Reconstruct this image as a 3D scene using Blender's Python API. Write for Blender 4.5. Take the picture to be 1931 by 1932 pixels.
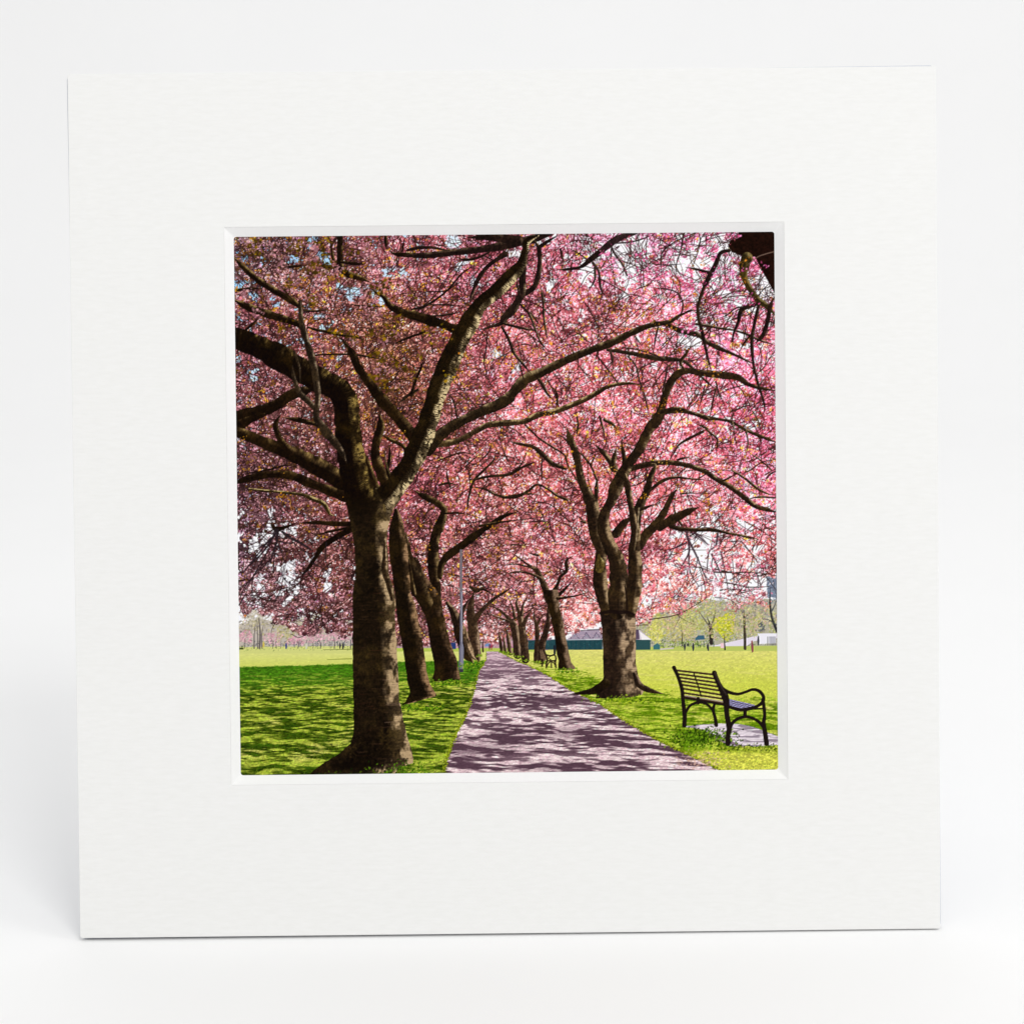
import bpy, bmesh, math
import numpy as np
from mathutils import Matrix, Vector, Euler

# ---------------------------------------------------------------- scene, camera, light
scene = bpy.context.scene
for o in list(bpy.data.objects):
    bpy.data.objects.remove(o)
COL = scene.collection
R = math.radians

S = 0.200                    # side of the square mount, metres
LEAN = R(9.0)                # the mount leans back on its strut
SPIN = R(0.12)               # and stands a hair askew
FOCAL = 85.0
# where the board sits in front of the lens (lens axes: x right, y down, z forward), measured on the mount's corners
CAM_ROT = (R(1.523), R(-0.264), R(-0.585))
CAM_T = (-0.0013, -0.0019, 0.5594)
BASE_Z = 0.00062             # lifts the leaning mount so that its lowest edge just meets the table

scene.render.resolution_x, scene.render.resolution_y = 1023, 1024
scene.view_settings.view_transform = 'Standard'
scene.view_settings.look = 'None'
scene.view_settings.gamma = 1.0
scene.view_settings.exposure = 0.0
scene.view_settings.use_curve_mapping = False

STAND = Matrix.Translation((0, 0, BASE_Z)) @ Matrix.Rotation(-LEAN, 4, 'X') @ Matrix.Rotation(SPIN, 4, 'Y')

rx, ry, rz = CAM_ROT
RC = Matrix.Rotation(rz, 3, 'Z') @ Matrix.Rotation(ry, 3, 'Y') @ Matrix.Rotation(rx, 3, 'X')
# board axes (right, down, away) expressed in the mount's own axes (x right, y away, z up)
B2L = Matrix(((1, 0, 0), (0, 0, 1), (0, -1, 0)))
eye = B2L @ (-(RC.transposed() @ Vector(CAM_T))) + Vector((0, 0, S / 2))
right, down, fwd = (B2L @ Vector(RC[i]) for i in range(3))
cam_local = Matrix(((right.x, -down.x, -fwd.x, eye.x), (right.y, -down.y, -fwd.y, eye.y), (right.z, -down.z, -fwd.z, eye.z), (0, 0, 0, 1)))
cam_data = bpy.data.cameras.new('camera')
cam_data.lens = FOCAL
cam_data.sensor_width = 36.0
cam_data.sensor_fit = 'HORIZONTAL'
cam_data.clip_start, cam_data.clip_end = 0.01, 50.0
cam = bpy.data.objects.new('camera', cam_data)
cam.matrix_world = STAND @ cam_local
COL.objects.link(cam)
scene.camera = cam

world = bpy.data.worlds.new('World')
scene.world = world
world.use_nodes = True
world.node_tree.nodes['Background'].inputs[0].default_value = (1.0, 0.998, 0.99, 1)
world.node_tree.nodes['Background'].inputs[1].default_value = 0.59


def softbox(name, loc, target, size, power, color=(1, 1, 1)):
    d = bpy.data.lights.new(name, 'AREA')
    d.shape = 'SQUARE'
    d.size = size
    d.energy = power
    d.color = color
    o = bpy.data.objects.new(name, d)
    o.location = loc
    o.rotation_euler = (Vector(target) - Vector(loc)).to_track_quat('-Z', 'Y').to_euler()
    COL.objects.link(o)
    return o


softbox('key_light', (0.5, -1.3, 1.3), (0, 0.05, 0.05), 0.5, 8.6, (1.0, 0.996, 0.988))
softbox('top_light', (0.2, -0.25, 1.6), (0, 0, 0), 1.2, 4.6)
softbox('background_light', (0, 0.75, 1.5), (0, 0.9, 0.2), 0.8, 2.5)
softbox('side_light', (1.2, -0.6, 1.0), (0, 0, 0.05), 0.5, 2.2)


# ---------------------------------------------------------------- helpers
def link(name, me, mat, parent=None, smooth=False):
    me.materials.append(mat)
    o = bpy.data.objects.new(name, me)
    COL.objects.link(o)
    if parent:
        o.parent = parent
    if smooth:
        me.polygons.foreach_set('use_smooth', [True] * len(me.polygons))
    return o


def from_lists(name, v, f):
    me = bpy.data.meshes.new(name)
    me.from_pydata(v, [], f)
    me.update()
    return me


def new_mat(name, rough=0.8, spec=0.2):
    m = bpy.data.materials.new(name)
    m.use_nodes = True
    b = m.node_tree.nodes['Principled BSDF']
    b.inputs['Roughness'].default_value = rough
    b.inputs['Specular IOR Level'].default_value = spec
    return m, m.node_tree.nodes, m.node_tree.links, b


def paper_mat(name, c0, c1, stretch, scale, bump, rough=0.85, spec=0.15):
    """paper or board: two close tones mixed by noise, with a fine tooth"""
    m, n, l, b = new_mat(name, rough, spec)
    tc = n.new('ShaderNodeTexCoord')
    mp = n.new('ShaderNodeMapping')
    mp.inputs['Scale'].default_value = stretch
    nz = n.new('ShaderNodeTexNoise')
    nz.inputs['Scale'].default_value = scale
    nz.inputs['Detail'].default_value = 6
    nz.inputs['Roughness'].default_value = 0.65
    cr = n.new('ShaderNodeValToRGB')
    cr.color_ramp.elements[0].position, cr.color_ramp.elements[1].position = 0.3, 0.7
    cr.color_ramp.elements[0].color, cr.color_ramp.elements[1].color = (*c0, 1), (*c1, 1)
    bp = n.new('ShaderNodeBump')
    bp.inputs['Strength'].default_value = bump
    bp.inputs['Distance'].default_value = 0.0001
    l.new(tc.outputs['Object'], mp.inputs['Vector'])
    l.new(mp.outputs['Vector'], nz.inputs['Vector'])
    l.new(nz.outputs['Fac'], cr.inputs['Fac'])
    l.new(cr.outputs['Color'], b.inputs['Base Color'])
    l.new(nz.outputs['Fac'], bp.inputs['Height'])
    l.new(bp.outputs['Normal'], b.inputs['Normal'])
    return m


MAT_BACKDROP = paper_mat('white_backdrop_paper', (0.915, 0.916, 0.918), (0.925, 0.926, 0.928), (1, 1, 1), 9.0, 0.02, 0.9, 0.1)
MAT_MOUNT = paper_mat('white_mount_board', (0.862, 0.862, 0.846), (0.900, 0.900, 0.890), (1.0, 1.0, 5.0), 260.0, 0.5, 0.9, 0.1)
MAT_CORE = paper_mat('white_board_core', (0.90, 0.90, 0.895), (0.92, 0.92, 0.915), (1, 1, 1), 900.0, 0.1, 0.9, 0.1)
MAT_BACK = paper_mat('grey_backing_board', (0.60, 0.625, 0.70), (0.66, 0.685, 0.745), (1, 1, 1), 700.0, 0.2, 0.9, 0.1)

# ---------------------------------------------------------------- setting: one white sweep of paper
def build_backdrop():
    prof = [(-2.4, 0.0)]
    y0, rad = 0.75, 0.45
    prof.append((y0, 0.0))
    for i in range(1, 17):
        a = math.pi / 2 * i / 16
        prof.append((y0 + rad * math.sin(a), rad - rad * math.cos(a)))
    prof.append((y0 + rad, 1.9))
    v, f = [], []
    for (y, z) in prof:
        v += [(-2.6, y, z), (2.6, y, z)]
    for i in range(len(prof) - 1):
        f.append((2 * i, 2 * i + 1, 2 * i + 3, 2 * i + 2))
    o = link('backdrop', from_lists('backdrop', v, f), MAT_BACKDROP, None, True)
    o['kind'] = 'structure'
    o['label'] = 'seamless white paper table surface and background'


build_backdrop()

# ---------------------------------------------------------------- the matted print
mount = bpy.data.objects.new('matted_print', None)
mount.empty_display_size = 0.05
mount.matrix_world = STAND
COL.objects.link(mount)
mount['label'] = 'square white mat standing upright with a photo of pink blossom trees along a path'
mount['category'] = 'matted print'

W0, W1 = 0.1778, 0.8234          # window in the face of the mat (fractions of the side)
I0, I1 = 0.1881, 0.8131          # where the bevel ends at the print
MAT_T = 0.0015                   # thickness of the mat
PRINT_Y = MAT_T + 0.00005
BACK_Y0, BACK_T = MAT_T + 0.00012, 0.0013


def bx(u):
    return (u - 0.5) * S


def bz(v):
    return (1.0 - v) * S


def rounded(x0, z0, x1, z1, r, n=5):
    """counter-clockwise outline seen from the front (x right, z up)"""
    out = []
    for (cx, cz, a0) in ((x1 - r, z0 + r, -90), (x1 - r, z1 - r, 0), (x0 + r, z1 - r, 90), (x0 + r, z0 + r, 180)):
        for i in range(n + 1):
            a = R(a0 + 90.0 * i / n)
            out.append((cx + r * math.cos(a), cz + r * math.sin(a)))
    return out


def slab(outline, y0, y1):
    n = len(outline)
    v = [(x, y0, z) for x, z in outline] + [(x, y1, z) for x, z in outline]
    f = [tuple(range(n)), tuple(range(2 * n - 1, n - 1, -1))]
    f += [((i + 1) % n, i, n + i, n + (i + 1) % n) for i in range(n)]
    return v, f


def build_mat():
    """the mat: a square ring of board with slightly softened corners"""
    bm = bmesh.new()
    o2 = rounded(-S / 2, 0, S / 2, S, 0.0006)
    # straight sides get a few extra points: hand-cut edges wander a little
    i2 = [(bx(W1), bz(W1)), (bx(W1), bz(W0)), (bx(W0), bz(W0)), (bx(W0), bz(W1))]   # br, tr, tl, bl
    rings = []
    for y in (0.0, MAT_T):
        rings.append(([bm.verts.new((x, y, z)) for x, z in o2], [bm.verts.new((x, y, z)) for x, z in i2]))
    n = len(o2)
    per = n // 4
    for k, (ou, inn) in enumerate(rings):
        for q in range(4):
            seg = [ou[(q * per + i) % n] for i in range(per)]
            nxt = ou[((q + 1) * per) % n]
            # fan of each rounded corner, then the side up to the next corner
            for i in range(per - 1):
                fc = [seg[i], seg[i + 1], inn[q]]
                bm.faces.new(fc if k == 0 else fc[::-1])
            fc = [seg[-1], nxt, inn[(q + 1) % 4], inn[q]]
            bm.faces.new(fc if k == 0 else fc[::-1])
    (o_f, i_f), (o_b, i_b) = rings
    for i in range(n):
        j = (i + 1) % n
        bm.faces.new((o_f[j], o_f[i], o_b[i], o_b[j]))
    for i in range(4):
        j = (i + 1) % 4
        bm.faces.new((i_f[i], i_f[j], i_b[j], i_b[i]))
    bmesh.ops.recalc_face_normals(bm, faces=bm.faces)
    me = bpy.data.meshes.new('mat_board')
    bm.to_mesh(me)
    bm.free()
    o = link('mat_board', me, MAT_MOUNT, mount)
    md = o.modifiers.new('softened_edges', 'BEVEL')
    md.width = 0.00012
    md.segments = 2
    md.limit_method = 'ANGLE'
    md.angle_limit = R(50)
    return o


mat_board = build_mat()


def build_bevels():
    """the four sloping cut faces of the window, mitred at the corners, rounded where they meet the print"""
    x0, x1, z0, z1 = bx(W0), bx(W1), bz(W1), bz(W0)
    a0, a1, b0, b1 = bx(I0), bx(I1), bz(I1), bz(I0)
    r, n = 0.0006, 5

    def arc(cx, cz, s, e):
        return [(cx + r * math.cos(R(s + (e - s) * i / n)), cz + r * math.sin(R(s + (e - s) * i / n))) for i in range(n + 1)]
    sides = [
        ((x0, z0), (x1, z0), arc(a0 + r, b0 + r, 225, 270), arc(a1 - r, b0 + r, 270, 315)),      # bottom
        ((x1, z0), (x1, z1), arc(a1 - r, b0 + r, -45, 0), arc(a1 - r, b1 - r, 0, 45)),           # right
        ((x1, z1), (x0, z1), arc(a1 - r, b1 - r, 45, 90), arc(a0 + r, b1 - r, 90, 135)),         # top
        ((x0, z1), (x0, z0), arc(a0 + r, b1 - r, 135, 180), arc(a0 + r, b0 + r, 180, 225)),      # left
    ]
    for (pa, pb, s, e) in sides:
        v, f = [], []
        e0 = 0.00003                                              # a hair's breadth below the face, no shared plane
        v.append((pa[0], e0, pa[1])); v.append((pb[0], e0, pb[1]))
        inner = s + e
        for (x, z) in inner:
            v.append((x, MAT_T - 0.00001, z))
        m = len(inner)
        for i in range(len(s) - 1):
            f.append((0, 2 + i + 1, 2 + i))
        f.append((0, 1, 2 + len(s), 2 + len(s) - 1))
        for i in range(len(s), m - 1):
            f.append((1, 2 + i + 1, 2 + i))
        # back of the wedge
        k0 = len(v)
        v.append((pa[0], MAT_T - 0.00001, pa[1])); v.append((pb[0], MAT_T - 0.00001, pb[1]))
        f.append((k0 + 1, k0) + tuple(range(2, 2 + m)))
        link('bevel', from_lists('bevel', v, f), MAT_CORE, mat_board)


build_bevels()


def build_backing():
    v, f = slab(rounded(-S / 2, -S / 2, S / 2, S / 2, 0.0007), 0, BACK_T)
    o = link('backing_board', from_lists('backing_board', v, f), MAT_BACK, mount)
    o.location = (0, BACK_Y0, S / 2)
    o.rotation_euler = (0, R(-0.24), 0)                      # stuck on a touch askew
    # cardboard strut that props the mount from behind
    h = 0.115
    top = Vector((0, BACK_T, h - S / 2))
    foot_y = 0.075
    w0, w1, t = 0.012, 0.030, 0.0012
    A = STAND @ Matrix.Translation((0, BACK_Y0, S / 2)) @ Matrix.Rotation(R(-0.24), 4, 'Y')
    topw = A @ top
    foot = Vector((topw.x, topw.y + foot_y * 0.55, 0.0006))
    inv = A.inverted()
    f1 = inv @ foot
    d = (f1 - top).normalized()
    nrm = d.cross(Vector((1, 0, 0))).normalized() * t
    vs = [top + Vector((-w0, 0.0002, 0)), top + Vector((w0, 0.0002, 0)), f1 + Vector((w1, 0, 0)), f1 + Vector((-w1, 0, 0))]
    vs += [p + nrm for p in vs]
    link('easel_strut', from_lists('easel_strut', [tuple(p) for p in vs], [(0, 1, 2, 3), (7, 6, 5, 4), (0, 4, 5, 1), (1, 5, 6, 2), (2, 6, 7, 3), (3, 7, 4, 0)]), MAT_BACK, o)


build_backing()

# ---------------------------------------------------------------- the flat print: a drawn picture
# Everything below draws the little landscape photograph that is printed on the paper behind the mat
# (a flat print: avenue of blossoming trees, path, bench) into an N x N array of sRGB colours.
N = 840
PU0, PU1 = 0.1862, 0.8148            # the part of the board face that the print covers (0..1 across the board)
TILES = {'A': (850, 850), 'B': (1525, 850), 'C': (2200, 850), 'D': (850, 1525), 'E': (1525, 1525),
         'F': (2200, 1525), 'G': (850, 2200), 'H': (1525, 2200), 'I': (2200, 2200)}
TS = 1931 / 700.0


def homography(src, dst):
    rows = []
    for (x, y), (u, v) in zip(src, dst):
        rows += [[x, y, 1, 0, 0, 0, -u * x, -u * y, -u], [0, 0, 0, x, y, 1, -v * x, -v * y, -v]]
    return np.linalg.svd(np.array(rows, float))[2][-1].reshape(3, 3)


HM = homography([(250, 275), (3471, 245), (298, 3481), (3488.5, 3446)], [(0, 0), (1, 0), (0, 1), (1, 1)])
SC = N / ((PU1 - PU0) * 3205.0)      # canvas pixels per survey pixel
TSC = SC / TS


def full2c(p):
    p = np.asarray(p, float)
    q = np.c_[p[:, :2], np.ones(len(p))] @ HM.T
    return (q[:, :2] / q[:, 2:] - PU0) / (PU1 - PU0) * N


def pts(t, *xy):
    ox, oy = TILES[t]
    a = np.array(xy, float)
    c = full2c(np.c_[ox + a[:, 0] / TS, oy + a[:, 1] / TS])
    return np.c_[c, a[:, 2:] * TSC] if a.shape[1] > 2 else c


def rgb(*c):
    return np.array(c, float) / 255.0


class Painter:
    def __init__(self, seed=7):
        self.rs = np.random.RandomState(seed)
        self.img = np.zeros((N, N, 3))
        self.tab = self.rs.rand(256, 256)
        yy, xx = np.mgrid[0:N, 0:N]
        self.xx, self.yy = xx + .5, yy + .5
        self.stamps = []
        for _ in range(420):                                   # ragged little blobs
            rx = self.rs.uniform(.65, 1.0)
            ry = rx * self.rs.uniform(.35, 1.0)
            self.stamps.append((rx, ry, self.rs.uniform(0, np.pi), self.rs.uniform(0, 6.28, 3), self.rs.uniform(.02, .16, 3)))
        self.cache = {}

    # value noise at arbitrary coordinates
    def vn(self, x, y, s=0):
        x = np.asarray(x, float) + s * 17.31
        y = np.asarray(y, float) + s * 9.77
        xi, yi = np.floor(x).astype(int), np.floor(y).astype(int)
        fx, fy = x - xi, y - yi
        fx, fy = fx * fx * (3 - 2 * fx), fy * fy * (3 - 2 * fy)
        t = self.tab
        a, b = t[yi & 255, xi & 255], t[yi & 255, (xi + 1) & 255]
        c, d = t[(yi + 1) & 255, xi & 255], t[(yi + 1) & 255, (xi + 1) & 255]
        return (a + (b - a) * fx) * (1 - fy) + (c + (d - c) * fx) * fy

    def fbm(self, x, y, s=0, o=4):
        v, a, n = 0, 1.0, 0
        for k in range(o):
            v = v + a * self.vn(np.asarray(x) * 2 ** k, np.asarray(y) * 2 ** k, s + k * 3)
            n += a
            a *= .55
        return v / n

    def stamp(self, idx, r):
        key = (idx, int(r * 4 + .5))
        if key not in self.cache:
            rx, ry, an, ph, am = self.stamps[idx]
            r = key[1] / 4.0
            h = int(np.ceil(r)) + 1
            y, x = np.mgrid[-h:h + 1, -h:h + 1].astype(float)
            u = (x * np.cos(an) + y * np.sin(an)) / (rx * r)
            v = (-x * np.sin(an) + y * np.cos(an)) / (ry * r)
            th = np.arctan2(v, u)
            d = np.hypot(u, v) * (1 + am[0] * np.sin(2 * th + ph[0]) + am[1] * np.sin(3 * th + ph[1]) + am[2] * np.sin(5 * th + ph[2]))
            self.cache[key] = np.clip((1 - d) * max(ry * r, .6) * .8 + .45, 0, 1)[..., None]
        return self.cache[key]

    def blobs(self, x, y, r, col, op=1.0):
        """scatter ragged blobs: arrays of centre, radius, colour"""
        op = np.broadcast_to(op, len(x))
        ids = self.rs.randint(0, len(self.stamps), len(x))
        img = self.img
        for i in range(len(x)):
            a = self.stamp(ids[i], r[i])
            h = a.shape[0] // 2
            cx, cy = int(x[i]), int(y[i])
            x0, y0, x1, y1 = cx - h, cy - h, cx + h + 1, cy + h + 1
            if x0 < 0 or y0 < 0 or x1 > N or y1 > N:
                if x1 <= 0 or y1 <= 0 or x0 >= N or y0 >= N:
                    continue
                a = a[max(0, -y0):a.shape[0] - max(0, y1 - N), max(0, -x0):a.shape[1] - max(0, x1 - N)]
                x0, y0, x1, y1 = max(x0, 0), max(y0, 0), min(x1, N), min(y1, N)
            w = img[y0:y1, x0:x1]
            w += a * op[i] * (col[i] - w)

    def curve(self, p, step=1.5):
        """Catmull-Rom through (x, y, r) rows"""
        p = np.asarray(p, float)
        if len(p) < 3:
            n = max(2, int(np.hypot(*(p[-1, :2] - p[0, :2])) / step))
            t = np.linspace(0, 1, n)[:, None]
            return p[0] * (1 - t) + p[-1] * t
        q = np.vstack([2 * p[0] - p[1], p, 2 * p[-1] - p[-2]])
        out = []
        for i in range(1, len(q) - 2):
            n = max(2, int(np.hypot(*(q[i + 1, :2] - q[i, :2])) / step))
            t = np.linspace(0, 1, n, endpoint=False)[:, None]
            a, b, c, d = q[i - 1], q[i], q[i + 1], q[i + 2]
            out.append(.5 * (2 * b + (c - a) * t + (2 * a - 5 * b + 4 * c - d) * t ** 2 + (3 * b - a - 3 * c + d) * t ** 3))
        out.append(p[-1:])
        o = np.vstack(out)
        if o.shape[1] > 2:
            o[:, 2] = np.maximum(o[:, 2], .22)
        return o

    def field(self, c):
        """coverage, offset from the centre line (in radii) and length along, in the stroke's own window"""
        rm = c[:, 2].max() + 2
        x0, y0 = int(max(0, c[:, 0].min() - rm)), int(max(0, c[:, 1].min() - rm))
        x1, y1 = int(min(N, c[:, 0].max() + rm + 1)), int(min(N, c[:, 1].max() + rm + 1))
        if x1 <= x0 or y1 <= y0:
            return None
        sh = (y1 - y0, x1 - x0)
        best = np.full(sh, 9.0)
        rad = np.ones(sh); ox = np.zeros(sh); oy = np.zeros(sh); ln = np.zeros(sh)
        L = 0.0
        for i in range(len(c) - 1):
            a, b = c[i], c[i + 1]
            r = max(a[2], b[2]) + 1.5
            X0, X1 = int(max(x0, min(a[0], b[0]) - r)), int(min(x1, max(a[0], b[0]) + r + 1))
            Y0, Y1 = int(max(y0, min(a[1], b[1]) - r)), int(min(y1, max(a[1], b[1]) + r + 1))
            dx, dy = b[0] - a[0], b[1] - a[1]
            l2 = dx * dx + dy * dy + 1e-9
            if X1 > X0 and Y1 > Y0:
                gx = self.xx[Y0:Y1, X0:X1] - a[0]
                gy = self.yy[Y0:Y1, X0:X1] - a[1]
                t = np.clip((gx * dx + gy * dy) / l2, 0, 1)
                ex, ey = gx - t * dx, gy - t * dy
                rr = a[2] + t * (b[2] - a[2])
                d = np.hypot(ex, ey) / rr
                s = (slice(Y0 - y0, Y1 - y0), slice(X0 - x0, X1 - x0))
                m = d < best[s]
                best[s][m] = d[m]; rad[s][m] = rr[m]
                ox[s][m] = (ex / rr)[m]; oy[s][m] = (ey / rr)[m]; ln[s][m] = (L + t * np.sqrt(l2))[m]
            L += np.sqrt(l2)
        cov = np.clip((1 - best) * rad + .5, 0, 1) * np.clip(rad * 2.2, 0, 1)
        return x0, y0, x1, y1, cov, ox, oy, ln, rad

    def twig(self, p, col, op=1.0, step=2.5):
        f = self.field(self.curve(p, step))
        if f is None:
            return
        x0, y0, x1, y1, cov = f[:5]
        w = self.img[y0:y1, x0:x1]
        w += (cov * op)[..., None] * (col - w)

    def bark(self, x0, y0, x1, y1, cov, s, lit, ln, across, dark, lightc, seed, moss=None, rings=0.0):
        X, Y = self.xx[y0:y1, x0:x1], self.yy[y0:y1, x0:x1]
        band = .25 + .5 * self.vn(ln * .8 + self.vn(X * .12, Y * .12, 5) * 2.0, across * .8, seed)      # lenticels ring the bark
        grain = .5 * self.fbm(X * .28, Y * .28, seed + 1, 3) + .5 * self.fbm(X * .55, Y * .4, seed + 8, 2)
        big = self.fbm(X * .045, Y * .045, seed + 2, 3)
        patch = np.clip((self.fbm(X * .10, Y * .07, seed + 4, 3) - .36) * 3, .15, 1.25)
        l = np.clip(lit * 2.5 * patch, 0, 1)
        l = np.clip(l * (.45 + 1.1 * band) * (.55 + .8 * grain), 0, 1)[..., None]
        if rings:
            sn = np.sin(ln * 1.9 + 2.2 * across + 5 * self.vn(X * .15, Y * .15, seed + 9)) * .5 + .5
            l = l * (1 - rings * (sn > .62) * (self.vn(X * .3, Y * .3, seed + 7) > .35))[..., None]
        base = dark * (.30 + 1.15 * grain[..., None]) * (.55 + .55 * band[..., None] + .5 * np.clip(big - .4, 0, 1)[..., None])
        if moss is not None:
            base = base + (moss - base) * np.clip((big - .45) * 1.8, 0, .6)[..., None] * (.1 + .8 * grain[..., None])
        col = base + (lightc - base) * l
        w = self.img[y0:y1, x0:x1]
        w += cov[..., None] * (col - w)

    def branch(self, p, dark=rgb(36, 22, 14), lightc=rgb(150, 128, 92), lit=.55, ld=(.75, -.55), seed=1, moss=rgb(62, 48, 14), step=1.6, rings=0.0):
        c = self.curve(p, step)
        d = np.r_[0, np.cumsum(np.hypot(*np.diff(c[:, :2], axis=0).T))]
        if c[0, 2] > c[-1, 2]:
            d = d[-1] - d
        if min(c[0, 2], c[-1, 2]) < 7.5:
            c[:, 2] *= np.clip(.3 + d / 22, 0, 1)
        c[:, 2] *= .9 + .28 * (self.fbm(d * .13, d * 0 + seed, 91, 2) - .35)       # knuckles and swellings
        f = self.field(c)
        if f is None:
            return
        x0, y0, x1, y1, cov, ox, oy, ln, rad = f
        s = ox * ld[0] + oy * ld[1]
        l = np.clip((s - .05) * 1.5, 0, 1) * lit
        self.bark(x0, y0, x1, y1, cov, s, l, ln, (ox - oy) * 1.2, dark, lightc, seed, moss, rings)

    def trunk(self, left, right, dark=rgb(36, 24, 14), lightc=rgb(140, 115, 85), lit=.6, seed=1, moss=rgb(60, 45, 12), litstart=.35, rough=1.2, fade=0):
        """a ribbon between two edge lines running down the picture"""
        y0 = int(max(0, min(left[:, 1].min(), right[:, 1].min())))
        y1 = int(min(N, max(left[:, 1].max(), right[:, 1].max()) + 1))
        ys = np.arange(y0, y1) + .5
        ol, orr = np.argsort(left[:, 1]), np.argsort(right[:, 1])
        l = np.interp(ys, left[ol, 1], left[ol, 0]) + (self.fbm(ys * .09, ys * 0, seed + 5, 3) - .5) * 2 * rough
        r = np.interp(ys, right[orr, 1], right[orr, 0]) + (self.fbm(ys * .09, ys * 0 + 3, seed + 6, 3) - .5) * 2 * rough
        x0, x1 = int(max(0, l.min() - 2)), int(min(N, r.max() + 2))
        X = self.xx[y0:y1, x0:x1]
        L, R = l[:, None], r[:, None]
        cov = np.clip(X - L + .5, 0, 1) * np.clip(R - X + .5, 0, 1)
        if fade:
            cov = cov * np.clip((ys[:, None] - y0) / fade, 0, 1)
        s = np.clip((X - L) / np.maximum(R - L, 1e-3) * 2 - 1, -1, 1)
        li = np.clip((s - litstart) / (1 - litstart), 0, 1) * lit
        self.bark(x0, y0, x1, y1, cov, s, li, np.broadcast_to(ys[:, None], X.shape), s * 2.5, dark, lightc, seed, moss)

    def poly(self, p, col, op=1.0):
        """anti-aliased polygon (4x4 samples), flat or per-pixel colour array"""
        p = np.asarray(p, float)
        x0, y0 = int(max(0, p[:, 0].min() - 1)), int(max(0, p[:, 1].min() - 1))
        x1, y1 = int(min(N, p[:, 0].max() + 2)), int(min(N, p[:, 1].max() + 2))
        if x1 <= x0 or y1 <= y0:
            return
        k = 4
        gy = y0 + (np.arange((y1 - y0) * k) + .5) / k
        gx = x0 + (np.arange((x1 - x0) * k) + .5) / k
        ins = np.zeros((len(gy), len(gx)), bool)
        q = np.roll(p, -1, 0)
        for (ax, ay), (bx, by) in zip(p, q):
            if ay == by:
                continue
            m = (gy >= min(ay, by)) & (gy < max(ay, by))
            xi = ax + (gy[m] - ay) / (by - ay) * (bx - ax)
            ins[m] ^= gx[None, :] < xi[:, None]
        cov = ins.reshape(y1 - y0, k, x1 - x0, k).mean((1, 3)) * op
        w = self.img[y0:y1, x0:x1]
        c = col[y0:y1, x0:x1] if getattr(col, 'ndim', 1) == 3 else col
        w += cov[..., None] * (c - w)


def lerp_grid(P, gx, gy, g):
    """bilinear table over survey coordinates -> canvas map"""
    cx = full2c([(x, 1900) for x in gx])[:, 0]
    cy = full2c([(1870, y) for y in gy])[:, 1]
    g = np.asarray(g, float)
    if g.ndim == 2:
        g = g[..., None]
    ix = np.clip(np.searchsorted(cx, np.arange(N) + .5) - 1, 0, len(cx) - 2)
    iy = np.clip(np.searchsorted(cy, np.arange(N) + .5) - 1, 0, len(cy) - 2)
    fx = np.clip((np.arange(N) + .5 - cx[ix]) / (cx[ix + 1] - cx[ix]), 0, 1)[None, :, None]
    fy = np.clip((np.arange(N) + .5 - cy[iy]) / (cy[iy + 1] - cy[iy]), 0, 1)[:, None, None]
    a, b = g[np.ix_(iy, ix)], g[np.ix_(iy, ix + 1)]
    c, d = g[np.ix_(iy + 1, ix)], g[np.ix_(iy + 1, ix + 1)]
    o = (a * (1 - fx) + b * fx) * (1 - fy) + (c * (1 - fx) + d * fx) * fy
    return o[..., 0] if o.shape[2] == 1 else o


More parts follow.
